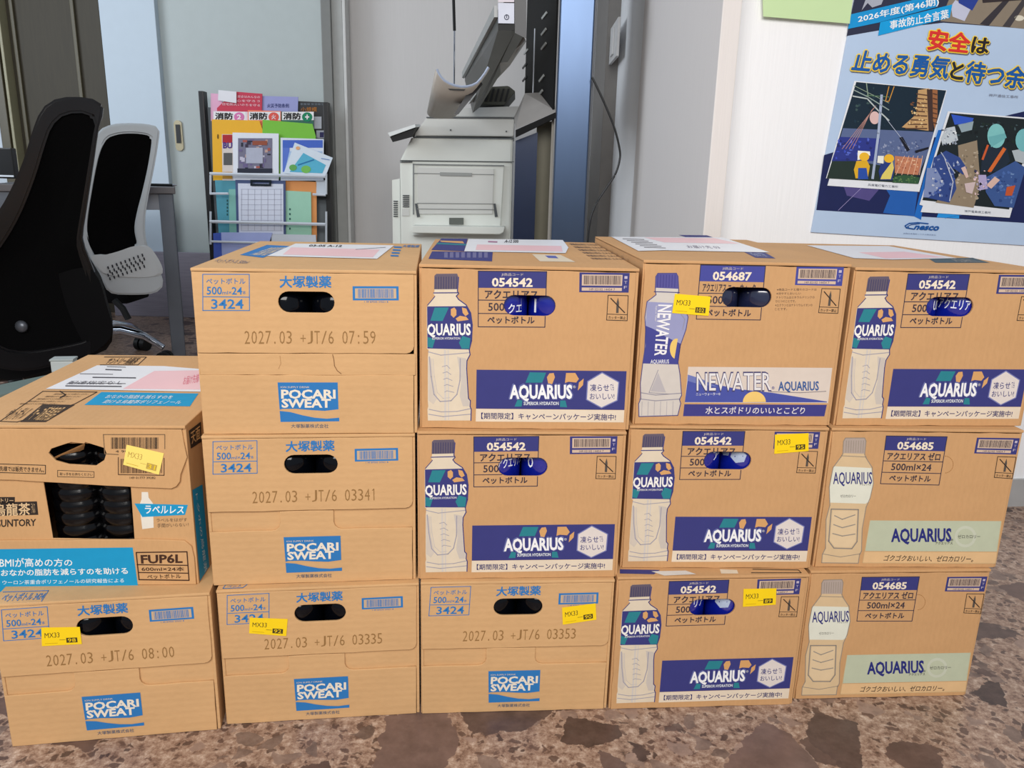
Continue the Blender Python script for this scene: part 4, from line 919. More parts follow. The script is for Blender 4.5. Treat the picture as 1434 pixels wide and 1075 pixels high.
mottle(PP([(600, 200), (690, 200), (690, 380), (570, 360)]), 36, [(236, 206, 150), (120, 80, 54), (220, 180, 120)], 1.2, 6.2)
mottle(PP([(490, 640), (640, 640), (630, 688), (490, 680)]), 24, [(80, 120, 70), (30, 60, 44), (110, 140, 90)], 1.2, 7.2)
P.textq('兵庫電灯電力工事所', [Y(350, 690), Y(524, 702), Y(524, 716), Y(350, 704)], (110, 116, 130), 4, 0); P.build()
P = Print('night_work_photograph', ps, po, 8)
P.poly(PP([(812, 272), (1330, 315), (1170, 888), (655, 855), (668, 818), (648, 812)]), WB); P.poly(PP([(824, 282), (1316, 322), (1166, 840), (664, 786)]), (26, 36, 40), 2)
P.poly(PP([(870, 470), (980, 440), (1000, 700), (960, 830), (740, 800), (880, 640)]), (150, 134, 112), 3); P.poly(PP([(830, 290), (960, 312), (950, 340), (850, 350)]), (50, 90, 200), 4); P.poly(PP([(870, 350), (960, 330), (950, 380), (890, 395)]), (150, 170, 180), 4)
P.poly(PP([(800, 370), (850, 360), (870, 440), (780, 470), (770, 430)]), (196, 206, 214), 5); P.poly(PP([(730, 540), (800, 500), (880, 540), (920, 600), (900, 640), (840, 600), (860, 720), (820, 800), (680, 770)]), (50, 74, 140), 5)
P.poly(PP([(690, 600), (740, 600), (790, 690), (700, 770), (668, 770)]), (130, 146, 190), 6); P.line(PP([(790, 540), (840, 680), (820, 790)]), 1.4, (200, 206, 220), 7); P.line(PP([(770, 510), (850, 630)]), 1.2, (180, 190, 210), 7)
P.ell(*Y(1090, 415), 12.5, 17, (130, 200, 200), 6); P.poly(PP([(1045, 420), (1140, 400), (1150, 425), (1060, 480)]), (110, 180, 184), 7)
P.poly(PP([(1010, 500), (1060, 470), (1150, 480), (1170, 560), (1120, 620), (1000, 620)]), (30, 44, 60), 5); P.line(PP([(1135, 490), (1050, 620)]), 5, (220, 110, 50), 8); P.line(PP([(1040, 470), (1010, 550)]), 3, (210, 96, 50), 8)
P.ell(*Y(1250, 440), 12, 16, (120, 190, 196), 7); P.poly(PP([(1180, 500), (1290, 480), (1270, 580), (1200, 560)]), (180, 190, 196), 6); P.poly(PP([(1020, 660), (1200, 560), (1260, 600), (1190, 830), (1080, 820), (1030, 740)]), (60, 90, 150), 6)
P.poly(PP([(1030, 700), (1080, 650), (1110, 670), (1060, 720)]), (226, 190, 176), 8); P.poly(PP([(885, 600), (910, 590), (930, 650), (915, 660)]), (220, 190, 180), 8); P.poly(PP([(905, 690), (970, 680), (950, 750), (915, 740)]), (210, 190, 190), 8); P.poly(PP([(1150, 710), (1200, 700), (1180, 760), (1140, 760)]), (200, 90, 50), 8)
P.poly(PP([(985, 640), (1030, 640), (1040, 720), (990, 730)]), (180, 170, 210), 8)
mottle(PP([(830, 300), (1300, 330), (1260, 460), (800, 420)]), 40, [(40, 56, 62), (18, 26, 30), (70, 90, 96), (30, 44, 40)], 1.8, 3)
mottle(PP([(730, 540), (880, 560), (840, 780), (690, 760)]), 46, [(70, 96, 170), (36, 56, 120), (120, 140, 190), (200, 206, 220)], 1.5, 7.3)
mottle(PP([(1050, 640), (1230, 600), (1180, 810), (1080, 800)]), 46, [(76, 110, 176), (44, 70, 130), (110, 140, 190)], 1.6, 6.5)
mottle(PP([(900, 480), (990, 470), (990, 800), (800, 790)]), 40, [(170, 154, 130), (124, 110, 92), (190, 176, 156)], 1.6, 3.2)
mottle(PP([(960, 600), (1060, 620), (1040, 760), (950, 760)]), 24, [(200, 190, 220), (60, 60, 90), (30, 30, 40), (230, 200, 200)], 1.4, 8.5)
mottle(PP([(770, 370), (870, 370), (860, 470), (770, 470)]), 24, [(230, 236, 240), (150, 160, 176), (60, 70, 90)], 1.4, 5.5)
P.textq('神戸電車線工事所', [Y(908, 842), Y(1060, 852), Y(1060, 866), Y(908, 856)], (110, 116, 130), 4, 0); P.build()
P = Print('company_print', ps, po, 4)
P.textq('神戸通信工事所', [Y(1052, 170), Y(1220, 182), Y(1220, 198), Y(1050, 186)], (120, 124, 140), 4, 0)
P.textq('nesco', [Y(628, 932), Y(768, 936), Y(758, 964), Y(612, 956)], (16, 84, 160), 4, .04)
P.line(PP([(700, 922), (640, 916), (590, 920), (566, 934), (574, 946), (610, 952)]), 1.6, (16, 84, 160), 4); P.line(PP([(618, 954), (590, 948), (580, 938), (600, 928), (650, 922)]), 1.0, (16, 84, 160), 4)
P.textq('JR西日本電気システム株式会社', [Y(556, 974), Y(744, 984), Y(744, 992), Y(556, 982)], (90, 110, 150), 4, 0); P.build()
go, gs = sheet('green_paper', [(1066, -60), (1200, -48), (1190, 33), (1069, 23)], .012, .001, mat('pale_green_paper', (200, 226, 172), rough=.5, var=.02), 'pale green sheet of paper on the white wall left of the poster', 'paper')
# ------------------------------------------------------------ leaflet rack
RY = 3.92
ro = at(378, 360, RY); rk = thing('leaflet_rack', (ro.x, RY, 0), 0, 'black and white wire leaflet rack against the grey door', 'rack')
RK = Vector((ro.x, RY, 0)); KB = mat('black_rack_metal', (18, 18, 20), rough=.4); KW = mat('white_wire', (205, 212, 222), rough=.35)
xl = at(291, 240, RY).x; xr = at(460, 240, RY).x
for x, v in ((xl, 128), (xr, 139)):
    bm = bmesh.new(); bbox(bm, x - .012 - RK.x, x + .012 - RK.x, -.02, .03, 0, at(291, v, RY).z, .003); fin(bm, 'rack_post', KB, rk)
bm = bmesh.new(); bbox(bm, xl - RK.x + .012, xr - RK.x - .012, .02, .026, .3, at(300, 150, RY).z); fin(bm, 'back_board', mat('rack_back_grey', (120, 130, 138), rough=.5), rk)
bm = bmesh.new(); bbox(bm, xl - RK.x - .02, xr - RK.x + .02, -.15, .12, 0, .03, .004); fin(bm, 'rack_base', KB, rk)
def wire(us, vs, yy, w_=.008):
    bm = bmesh.new(); p1 = at(us[0], vs[0], yy) - RK; p2 = at(us[1], vs[1], yy) - RK; tube(bm, [p1, p2], w_ / 2, 6); return fin(bm, 'rack_wire', KW, rk, True)
for (v0, v1) in ((243, 247), (310, 314), (270, 274)):
    if v0 != 270: wire((294, 456), (v0, v1), RY - .10, .016)
for u_ in (295, 457):
    for a_, b_ in ((243, 272), (296, 342)): wire((u_, u_), (a_, b_), RY - .10, .010)
wire((294, 320), (271, 271), RY - .1, .012); wire((438, 456), (272, 273), RY - .1, .012); wire((296, 456), (338, 342), RY - .1, .012)
X6 = lambda x, y: (270 + x / 4.134, 110 + y / 4.134)
def leaflet(name, q, y, col, label, cat='leaflet', deco=None, grp='leaflets in the wire rack', th=.004):
    pts = [at(*X6(*a_), y) for a_ in q]; org = (pts[-1] + pts[-2]) / 2
    o = thing(name, org, 0, label, cat, grp); bm = bmesh.new(); prism(bm, [p_ - org for p_ in pts], (0, th, 0)); fin(bm, 'cover', mat('paper_%d_%d_%d' % tuple(col), col, rough=.45, var=.04), o)
    if deco:
        def f(u, v, l): return at(*X6(u, v), y - l * .0006) - org
        P_ = Print('cover_print', f, o); deco(P_); P_.build()
    return o
def d_red(P):
    for k in range(3): P.textq(('安全はみんなの', '火の用心を守ろう', '住宅防火いのちを守る')[k], [(170 + (k < 1) * 90, 96 + k * 22), (390, 100 + k * 24), (388, 114 + k * 24), (168 + (k < 1) * 90, 110 + k * 22)], (240, 205, 215), 3, .01)
def d_fire(cx, col, sym):
    def d(P):
        P.rect(cx - 95, 192, cx + 88, 240, (236, 236, 238), 1); P.text('消防', cx - 88, 198, cx + 12, 236, (20, 20, 24), 3, .05); P.ell(cx + 50, 222, 30, 27, col, 3); P.text(sym, cx + 38, 208, cx + 62, 236, (240, 230, 235), 5, .03)
    return d
def d_photo(P):
    P.rect(262, 345, 460, 540, (120, 118, 140), 2); rn = random.Random(3)
    for k in range(34):
        a_ = rn.uniform(262, 435); b_ = rn.uniform(348, 515); P.rect(a_, b_, a_ + rn.uniform(8, 28), b_ + rn.uniform(8, 24), rn.choice([(60, 50, 70), (170, 90, 80), (200, 196, 214), (40, 44, 60), (110, 100, 140), (190, 160, 150)]), 3 + k * .05)
    P.rect(345, 360, 430, 385, (150, 80, 60), 6); P.rect(308, 400, 405, 490, (178, 182, 200), 6); P.rect(258, 520, 460, 546, (40, 44, 60), 6)
def d_blue(P):
    P.rect(520, 356, 752, 400, (70, 104, 196), 2); P.rect(520, 400, 560, 540, (90, 120, 206), 2); P.poly([(560, 420), (750, 420), (740, 548), (530, 545)], (170, 196, 226), 2.5)
def d_card(P):
    P.poly([(640, 430), (770, 500), (750, 548), (560, 540)], (90, 180, 210), 2); P.line([(610, 500), (700, 470)], 8, (40, 120, 170), 3); P.ell(655, 525, 28, 22, (120, 190, 90), 4); P.ell(580, 515, 22, 18, (100, 170, 90), 4); P.ell(608, 402, 12, 10, (230, 170, 120), 4); P.line([(744, 462), (790, 470)], 5, (120, 150, 200), 4)
def d_dark(P):
    P.text('小規模', 625, 165, 718, 192, (176, 110, 40), 3, .02); P.text('事業場 安全衛生', 622, 142, 760, 154, (120, 130, 140), 3, 0); P.rect(700, 220, 745, 290, (200, 206, 216), 3); P.rect(735, 310, 758, 340, (60, 60, 110), 3); P.rect(715, 300, 765, 345, (190, 196, 210), 2)
def d_bu(P):
    P.rect(172, 325, 228, 372, (176, 40, 50), 2); P.text('BU', 175, 370, 228, 402, (70, 40, 130), 4, .03); P.cut(); P.rect(178, 430, 228, 500, (90, 90, 90), 3); P.cut(); P.rect(172, 540, 228, 580, (200, 150, 60), 3)
def d_dots(x, y0, y1):
    def d(P):
        for k in range(5): P.rect(x - 4, y0 + (y1 - y0) * k / 5, x + 4, y0 + (y1 - y0) * k / 5 + 12, (40, 90, 90), 3)
    return d
def d_grid(P):
    for k in range(9): P.line([(278, 640 + k * 30), (518, 640 + k * 30)], 2.5, (176, 180, 198), 2)
    for k in range(7): P.line([(282 + k * 38, 640), (282 + k * 38, 880)], 2.5, (176, 180, 198), 2)
leaflet('magazine', [(605, 130), (762, 137), (760, 420), (605, 410)], RY + .005, (26, 28, 32), 'black magazine with gold title at upper right of the rack', 'magazine', d_dark)
leaflet('booklet', [(104, 85), (170, 90), (170, 250), (104, 245)], RY + .003, (226, 170, 200), 'pink booklet at the upper left corner of the rack', 'booklet')
leaflet('booklet', [(395, 100), (610, 106), (606, 260), (395, 250)], RY - .003, (150, 154, 206), 'lavender booklet between the red leaflet and the black magazine', 'booklet', lambda P: P.text('火災予防条例', 430, 145, 555, 168, (50, 60, 120), 3, .02))
leaflet('leaflet', [(240, 75), (402, 88), (398, 260), (140, 250), (140, 170)], RY - .010, (196, 40, 72), 'red leaflet sticking up at the top of the rack', 'leaflet', d_red)
leaflet('leaflet', [(148, 66), (252, 76), (252, 142), (146, 126)], RY - .018, (226, 226, 232), 'small white leaflet standing in front of the red leaflet top', 'leaflet')
leaflet('magazine', [(118, 188), (318, 192), (318, 400), (118, 400)], RY - .026, (226, 214, 224), 'white fire magazine with a pink circle, leftmost of three', 'magazine', d_fire(218, (214, 120, 176), '2'))
leaflet('magazine', [(318, 182), (510, 188), (510, 400), (318, 400)], RY - .029, (236, 120, 90), 'fire magazine with a red circle, middle of three', 'magazine', d_fire(418, (222, 90, 80), '火'))
leaflet('magazine', [(512, 190), (698, 196), (698, 400), (512, 400)], RY - .026, (30, 96, 80), 'fire magazine with a green circle, rightmost of three', 'magazine', d_fire(612, (20, 130, 90), '+'))
leaflet('folder', [(110, 236), (385, 243), (405, 300), (400, 590), (118, 590)], RY - .04, (236, 176, 20), 'bright yellow folder in the upper tier of the rack', 'folder', lambda P: P.text('・', 140, 320, 150, 350, (120, 90, 20), 3, 0))
leaflet('folder', [(404, 238), (692, 262), (712, 335), (700, 580), (400, 580)], RY - .045, (116, 190, 50), 'bright green folder in the upper tier of the rack', 'folder')
leaflet('leaflet', [(168, 322), (245, 322), (245, 590), (172, 590)], RY - .052, (216, 206, 200), 'narrow leaflet with a red corner in front of the yellow folder', 'leaflet', d_bu)
leaflet('leaflet', [(230, 312), (497, 318), (497, 590), (235, 590)], RY - .06, (226, 230, 240), 'white bordered leaflet with a street photograph, upper tier of the rack', 'leaflet', d_photo)
leaflet('leaflet', [(508, 342), (758, 350), (756, 590), (508, 590)], RY - .06, (214, 222, 236), 'white leaflet with a blue panel in front of the green folder', 'leaflet', d_blue)
leaflet('postcard', [(590, 370), (810, 458), (768, 566), (526, 548)], RY - .070, (214, 226, 238), 'tilted postcard of green trees and sea in the rack', 'postcard', d_card)
leaflet('leaflet', [(712, 585), (770, 588), (770, 680), (715, 676)], RY - .05, (200, 210, 222), 'white leaflet behind the wires at the right of the middle tier', 'leaflet')
leaflet('folder', [(128, 588), (262, 588), (262, 900), (150, 900)], RY - .05, (80, 156, 176), 'teal folder at left in the middle tier of the rack', 'folder', d_dots(200, 700, 800))
leaflet('folder', [(208, 640), (262, 640), (262, 900), (212, 900)], RY - .058, (130, 190, 180), 'sea green folder tucked behind the clipboard', 'folder')
leaflet('folder', [(530, 588), (716, 598), (718, 940), (530, 930)], RY - .05, (226, 150, 84), 'orange folder at right in the middle tier of the rack', 'folder')
leaflet('booklet', [(536, 648), (684, 656), (688, 940), (540, 930)], RY - .058, (160, 210, 186), 'pale green booklet in front of the orange folder', 'booklet', d_dots(562, 750, 890))
cb = leaflet('clipboard', [(246, 586), (536, 590), (538, 905), (254, 900)], RY - .066, (70, 86, 130), 'blue clipboard with a gridded sheet in the middle of the rack', 'clipboard')
oc_ = Vector(cb.location)
bm = bmesh.new(); prism(bm, [at(*X6(*a_), RY - .0665) - oc_ for a_ in ((262, 606), (524, 610), (526, 900), (268, 896))], (0, -.0015, 0)); fin(bm, 'gridded_sheet', mat('sheet_bluewhite', (214, 220, 236), rough=.5, var=.02), cb)
P = Print('grid_print', lambda u, v, l: at(*X6(u, v), RY - .0682 - l * .0005) - oc_, cb); d_grid(P); P.build()
bm = bmesh.new(); ring(bm, [at(*X6(*a_), RY - .069) - oc_ for a_ in ((335, 585), (455, 587), (455, 622), (335, 620))], [at(*X6(*a_), RY - .069) - oc_ for a_ in ((346, 596), (444, 598), (444, 610), (346, 608))], (0, -.006, 0)); fin(bm, 'clip', mat('clip_dark', (40, 50, 60), rough=.3, metal=.6), cb)
leaflet('folder', [(118, 895), (166, 892), (170, 1060), (122, 1060)], RY - .07, (70, 96, 190), 'deep blue folder at the lower left of the rack', 'folder')
leaflet('folder', [(164, 890), (460, 892), (440, 960), (400, 1060), (170, 1060)], RY - .08, (164, 176, 226), 'lavender clear folder in the lowest tier of the rack', 'folder')
leaflet('leaflet', [(455, 900), (712, 905), (716, 960), (455, 955)], RY - .075, (206, 212, 222), 'white sheet behind the wire in the lowest tier of the rack', 'leaflet')

# ------------------------------------------------------------ copier
CYY = 3.2
ori = at(640, 330, CYY); ori.z = 0
cp_ = thing('copier', ori, 0, 'large white office copier with side tray behind the cartons', 'copier')
CW = mat('copier_white', (222, 226, 220), rough=.45, var=.02); CW2 = mat('copier_warm_white', (206, 208, 204), rough=.45, var=.02); CG = mat('copier_line', (70, 76, 80), rough=.5); CD = mat('copier_dark', (22, 24, 26), rough=.5, spec=.25)
def cpt(u, v, y=CYY): return at(u, v, y) - ori
def cpoly(name, pts, y, dep, m, par=cp_, bev=0):
    bm = bmesh.new(); prism(bm, [cpt(u, v, y) for u, v in pts], (0, dep, 0))
    if bev: bmesh.ops.bevel(bm, geom=bm.edges[:], offset=bev, segments=2, affect='EDGES')
    return fin(bm, name, m, par)
zb = lambda u, y: None
def down(u, v, y):   # foot of the line that drops from (u, v) at depth y
    p_ = at(u, v, y); return Vector((p_.x, p_.y, .02)) - ori
bm = bmesh.new()
tp = [(560, 225), (577, 191), (718, 193)]
pts = [cpt(*q) for q in tp] + [down(718, 193, CYY), down(560, 225, CYY)]
prism(bm, pts, (0, .55, 0)); bmesh.ops.bevel(bm, geom=bm.edges[:], offset=.006, segments=2, affect='EDGES'); fin(bm, 'copier_body', CW, cp_)
cpoly('scanner_section', [(579, 190), (597, 165), (720, 166), (719, 191)], CYY - .005, .52, CW2, bev=.003)
cpoly('scanner_lid', [(600, 163), (625, 152), (745, 148), (720, 164)], CYY + .02, .4, mat('lid_grey', (186, 188, 186), rough=.4, var=.03), bev=.002)
cpoly('document_feeder', [(664, 146), (676, 122), (712, 120), (722, 128), (706, 147)], CYY + .06, .3, mat('feeder_dark', (60, 62, 52), rough=.5), bev=.003)
for k in range(6): cpoly('feeder_slat', [(676 + k * 7, 124), (679 + k * 7, 124), (674 + k * 7, 142), (671 + k * 7, 142)], CYY + .055, .01, CD)
bm = bmesh.new(); pts = [cpt(549, 252, CYY + .05), cpt(560, 250, CYY + .05), down(560, 250, CYY + .05), down(549, 252, CYY + .05)]; prism(bm, pts, (0, .4, 0)); fin(bm, 'side_cover', CW, cp_)
for k in range(8): cpoly('vent_slat', [(551, 281 + k * 3), (557, 281 + k * 3), (557, 282.4 + k * 3), (551, 282.4 + k * 3)], CYY + .045, .008, CG)
dc = cpoly('side_door', [(577, 229), (706, 231), (700, 330), (578, 330)], CYY - .012, .014, CW, bev=.002)
cpoly('bypass_panel', [(584, 234), (692, 236), (690, 300), (586, 300)], CYY - .018, .008, CW2, dc, bev=.002)
cpoly('grip_recess', [(616, 241), (661, 242), (661, 247), (616, 246)], CYY - .022, .006, mat('copier_shadow_white', (150, 154, 152), rough=.5), dc, bev=.001)
cpoly('latch', [(629, 305), (649, 305), (649, 314), (629, 314)], CYY - .02, .01, mat('latch_grey', (90, 96, 90), rough=.5), dc)
cpoly('hinge_pin', [(581, 285), (584, 285), (588, 303), (584, 304)], CYY - .02, .006, CG, dc); cpoly('hinge_pin', [(691, 285), (694, 285), (697, 303), (693, 304)], CYY - .02, .006, CG, dc)
for pts_ in ([(578, 229), (580, 229), (580, 300), (578, 300)], [(578, 229), (706, 231), (706, 232.4), (578, 230.4)], [(578, 242), (692, 244), (692, 244.8), (578, 242.8)], [(584, 284), (692, 285), (692, 285.8), (584, 284.8)], [(584, 292), (692, 293), (692, 293.8), (584, 292.8)]):
    cpoly('panel_joint', pts_, CYY - .0205, .004, mat('joint_grey', (128, 132, 132), rough=.5), dc)
cpoly('bypass_tray', [(577, 316), (707, 318), (705, 325), (700, 328), (577, 326)], CYY - .09, .09, CW, bev=.002)
for pts_ in ([(560, 226), (577, 226), (577, 227.2), (560, 227.2)], [(560, 224), (720, 226), (720, 227), (560, 225)], [(578, 191), (720, 193), (720, 194.4), (578, 192.4)], [(597, 163.5), (721, 164.5), (721, 166), (597, 165)]):
    cpoly('body_seam', pts_, CYY - .009, .008, CG)
for k in range(7): cpoly('vent_slat', [(564, 273 + k * 2.6), (573, 273 + k * 2.6), (573, 274.3 + k * 2.6), (564, 274.3 + k * 2.6)], CYY - .006, .008, CG)
cpoly('vent_cover', [(563, 292), (573, 292), (573, 302), (563, 302)], CYY - .004, .008, CW2)
for u, v in ((630, 181), (708, 183)): cpoly('screw', [(u, v), (u + 2, v), (u + 2, v + 2), (u, v + 2)], CYY - .008, .006, CG)
# control panel on its arm
bm = bmesh.new(); prism(bm, [cpt(543, 186, 3.1), cpt(581, 174, 3.1), cpt(582, 178, 3.1), cpt(546, 191, 3.1)], (0, .16, .01)); cpn = fin(bm, 'control_panel', mat('panel_pale', (226, 232, 232), rough=.3), cp_)
bm = bmesh.new(); prism(bm, [cpt(546, 191.5, 3.11), cpt(582, 178.5, 3.11), cpt(576, 192, 3.11), cpt(550, 199, 3.11)], (0, .13, .01)); fin(bm, 'panel_underside', CD, cpn)

# ------------------------------------------------------------ long arm unit with curved tray, thin pole
oo = at(709, 20, 2.45); ov = thing('overhead_scanner_arm', oo, 0, 'long grey arm with a white end cap and power mark above the copier', 'machine')
def q3(pts): return [at(u, v, y) - oo for u, v, y in pts]
def hexa_(name, near, far, m, par=ov):
    bm = bmesh.new(); A = [bm.verts.new(p_) for p_ in q3(near)]; B = [bm.verts.new(p_) for p_ in q3(far)]; k = len(A)
    bm.faces.new(A); bm.faces.new(B[::-1])
    for i in range(k): bm.faces.new((A[(i + 1) % k], A[i], B[i], B[(i + 1) % k]))
    bmesh.ops.recalc_face_normals(bm, faces=bm.faces); return fin(bm, name, m, par)
MG = mat('arm_metal_grey', (98, 98, 96), rough=.35, metal=.4); MDK = mat('arm_dark', (44, 46, 52), rough=.4); MP = mat('arm_side_pale', (170, 172, 170), rough=.4)
hexa_('arm_body', [(698, 12, 2.45), (720, -14, 2.45), (736, -14, 2.45), (736, 46, 2.45), (722, 43, 2.45), (698, 41, 2.45)], [(651, 107, 3.15), (662, 96, 3.15), (676, 96, 3.15), (672, 150, 3.15), (662, 158, 3.15), (651, 113, 3.15)], MG)
hexa_('side_rail', [(692, 8, 2.46), (697, 8, 2.46), (697, 24, 2.46), (692, 24, 2.46)], [(647, 101, 3.16), (650, 101, 3.16), (650, 110, 3.16), (647, 109, 3.16)], MP)
hexa_('lower_rail', [(697.5, 33, 2.44), (721.5, 33, 2.44), (721.5, 42.5, 2.44), (697.5, 42.5, 2.44)], [(697.5, 33, 2.5), (721.5, 33, 2.5), (721.5, 42.5, 2.5), (697.5, 42.5, 2.5)], CD)
ec = hexa_('end_cap', [(697.5, 4, 2.435), (720, 4.5, 2.435), (720, 33, 2.435), (698, 32.5, 2.435)], [(697.5, 4, 2.46), (721, 4, 2.46), (721, 33, 2.46), (697.5, 33, 2.46)], mat('end_cap_white', (206, 210, 226), rough=.4))
hexa_('top_cap', [(697.5, -14, 2.435), (720, -14, 2.435), (720, 3, 2.435), (697.5, 3, 2.435)], [(697.5, -14, 2.46), (721, -14, 2.46), (721, 3, 2.46), (697.5, 3, 2.46)], mat('end_cap_pinkish', (216, 206, 216), rough=.4))
P = Print('power_mark_print', lambda u, v, l: at(u, v, 2.434 - l * .0003) - oo, ec)
P.line([(709.5 + 3 * math.cos(a_), 24 + 3.4 * math.sin(a_)) for a_ in [i * math.pi / 8 for i in range(17)]], 1, (50, 56, 80), 1); P.line([(709.5, 21), (709.5, 25)], 1, (50, 56, 80), 1); P.build()
hexa_('side_shadow_panel', [(721, -14, 2.44), (737, -14, 2.44), (737, 54, 2.44), (721, 46, 2.44)], [(721, -14, 2.6), (737, -14, 2.6), (737, 54, 2.6), (721, 46, 2.6)], MDK)
hexa_('lower_guide', [(733, 50, 2.5), (737, 58, 2.5), (714, 92, 2.7), (700, 88, 2.7)], [(676, 100, 2.9), (690, 106, 2.9), (668, 140, 3.1), (656, 146, 3.1)], MP)
hexa_('motor_box', [(672, 79, 2.85), (692, 78, 2.85), (695, 88, 2.85), (684, 98, 2.85), (669, 90, 2.85)], [(672, 79, 2.95), (692, 78, 2.95), (695, 88, 2.95), (684, 98, 2.95), (669, 90, 2.95)], CD)
P = Print('screw_mark', lambda u, v, l: at(u, v, 2.6) - oo, ov)
# the curved tray: a trough bent round its long axis
bm = bmesh.new(); N_ = 12; rows = []
for j, yy in ((0, 2.62), (1, 2.98)):
    row = []
    for i in range(N_ + 1):
        s = i / N_
        T0 = [(612, 97), (616, 106), (623, 113), (633, 119), (646, 121.5), (658, 121), (668, 116), (677, 106), (684, 94)]
        T1 = [(600, 156), (601, 160), (605, 162), (611, 163), (618, 163.5), (626, 163.5), (632, 163), (637, 161), (641, 156)]
        TT = T0 if j == 0 else T1; q_ = s * 8; i_ = min(7, int(q_)); u = TT[i_][0] + (TT[i_ + 1][0] - TT[i_][0]) * (q_ - i_); v = TT[i_][1] + (TT[i_ + 1][1] - TT[i_][1]) * (q_ - i_)
        row.append(at(u, v, yy) - oo)
    rows.append(row)
vs = [[bm.verts.new(p_) for p_ in r_] for r_ in rows]
for i in range(N_): bm.faces.new((vs[0][i], vs[0][i + 1], vs[1][i + 1], vs[1][i]))
ct = fin(bm, 'curved_tray', mat('tray_warm_grey', (176, 168, 158), rough=.4, var=.04), ov, 'all'); md = ct.modifiers.new('s', 'SOLIDIFY'); md.thickness = .006
bm = bmesh.new(); tube(bm, rows[0], .004, 6); fin(bm, 'tray_rim', mat('tray_rim_pale', (170, 182, 205), rough=.3), ov, True)
hexa_('tray_slot', [(627, 124, 2.60), (652, 125, 2.60), (650, 127, 2.60), (630, 126.4, 2.60)], [(627, 124, 2.605), (652, 125, 2.605), (650, 127, 2.605), (630, 126.4, 2.605)], CD)
hexa_('tray_bracket', [(656, 128, 2.7), (672, 112, 2.7), (676, 118, 2.7), (642, 160, 2.7), (636, 160, 2.7)], [(656, 128, 2.8), (672, 112, 2.8), (676, 118, 2.8), (642, 160, 2.8), (636, 160, 2.8)], MDK)
pl = at(636, 110, 2.9); pz = at(634, -40, 2.9)
tp_ = thing('thin_pole', (pl.x, pl.y, pl.z), 0, 'thin black and chrome pole rising from the curved tray', 'pole')
bm = bmesh.new(); bm2 = bmesh.new(); mz = at(635.5, 43, 2.9).z - pl.z
tube(bm, [(0, 0, -.02), (0, 0, mz)], .0028, 8); fin(bm, 'chrome_section', mat('chrome', (200, 205, 215), rough=.12, metal=1), tp_, True)
tube(bm2, [(0, 0, mz), (pz.x - pl.x, 0, pz.z - pl.z)], .005, 8); fin(bm2, 'black_section', CD, tp_, True)

# ------------------------------------------------------------ steel rack unit, cable
so = at(800, 330, 2.5); so.z = 0
st = thing('steel_rack', so, 0, 'tall dark blue grey steel rack with slotted black side panel', 'rack')
SB = mat('steel_blue_grey', (74, 92, 120), rough=.28, metal=.7, var=.06, stretch=(1, 1, .3)); SK = mat('rack_black', (10, 11, 13), rough=.6, spec=.15); SD = mat('dark_blue_sheet', (30, 44, 72), rough=.25, metal=.3); OLV = mat('olive_sheet', (96, 92, 74), rough=.5)
x0 = at(781, 100, 2.5).x - so.x; x1 = at(829, 100, 2.5).x - so.x
bm = bmesh.new(); bbox(bm, x0, x1, 0, .04, 0, 2.1, .004); fin(bm, 'wide_post', SB, st)
bm = bmesh.new(); bbox(bm, x1, x1 + .006, .004, .05, 0, 2.1, .001); fin(bm, 'post_edge', mat('steel_edge', (60, 66, 76), rough=.4), st)
n0 = Vector((x0 - .004, .02, 0)); n1 = at(738, 100, 3.05) - so; n1.z = 0
dv = (n1 - n0); nn = Vector((dv.y, -dv.x, 0)).normalized()
def sid(s, z): p_ = n0 + dv * s; return Vector((p_.x, p_.y, z))
zsh = at(778, 158, 2.5).z; zsh2 = zsh
bm = bmesh.new(); prism(bm, [sid(0, zsh + .01), sid(1, zsh + .01), sid(1, 2.1), sid(0, 2.1)], nn * -.006); fin(bm, 'slotted_panel', SK, st)
SP_org = n0 + so
SN = Vector((-nn.x, -nn.y, 0))
def sp(u, v, off=0.0): return onplane(u, v, SP_org + SN * off, SN) - so
SL = mat('slot_light', (170, 172, 168), rough=.5)
for k, (u, v) in enumerate(((763, 21), (762, 44), (762, 64), (759, 109), (757, 130), (737, 72), (735, 92), (735, 110))):
    bm = bmesh.new(); a_ = 6.5 if u > 750 else 5
    prism(bm, [sp(u - a_ * .6, v + a_ * .6, .0065), sp(u + a_ * .45, v - a_ * .8, .0065), sp(u + a_ * .6, v - a_ * .35, .0065), sp(u - a_ * .45, v + a_ * 1.0, .0065)], SN * .003); fin(bm, 'slot', SL if k not in (6, 7) else mat('slot_dark', (50, 52, 54), rough=.5), st)
bm = bmesh.new(); tube(bm, [sp(749, 40, .012), sp(746, 138, .012)], .0022, 6); fin(bm, 'panel_rail', KW, st, True)
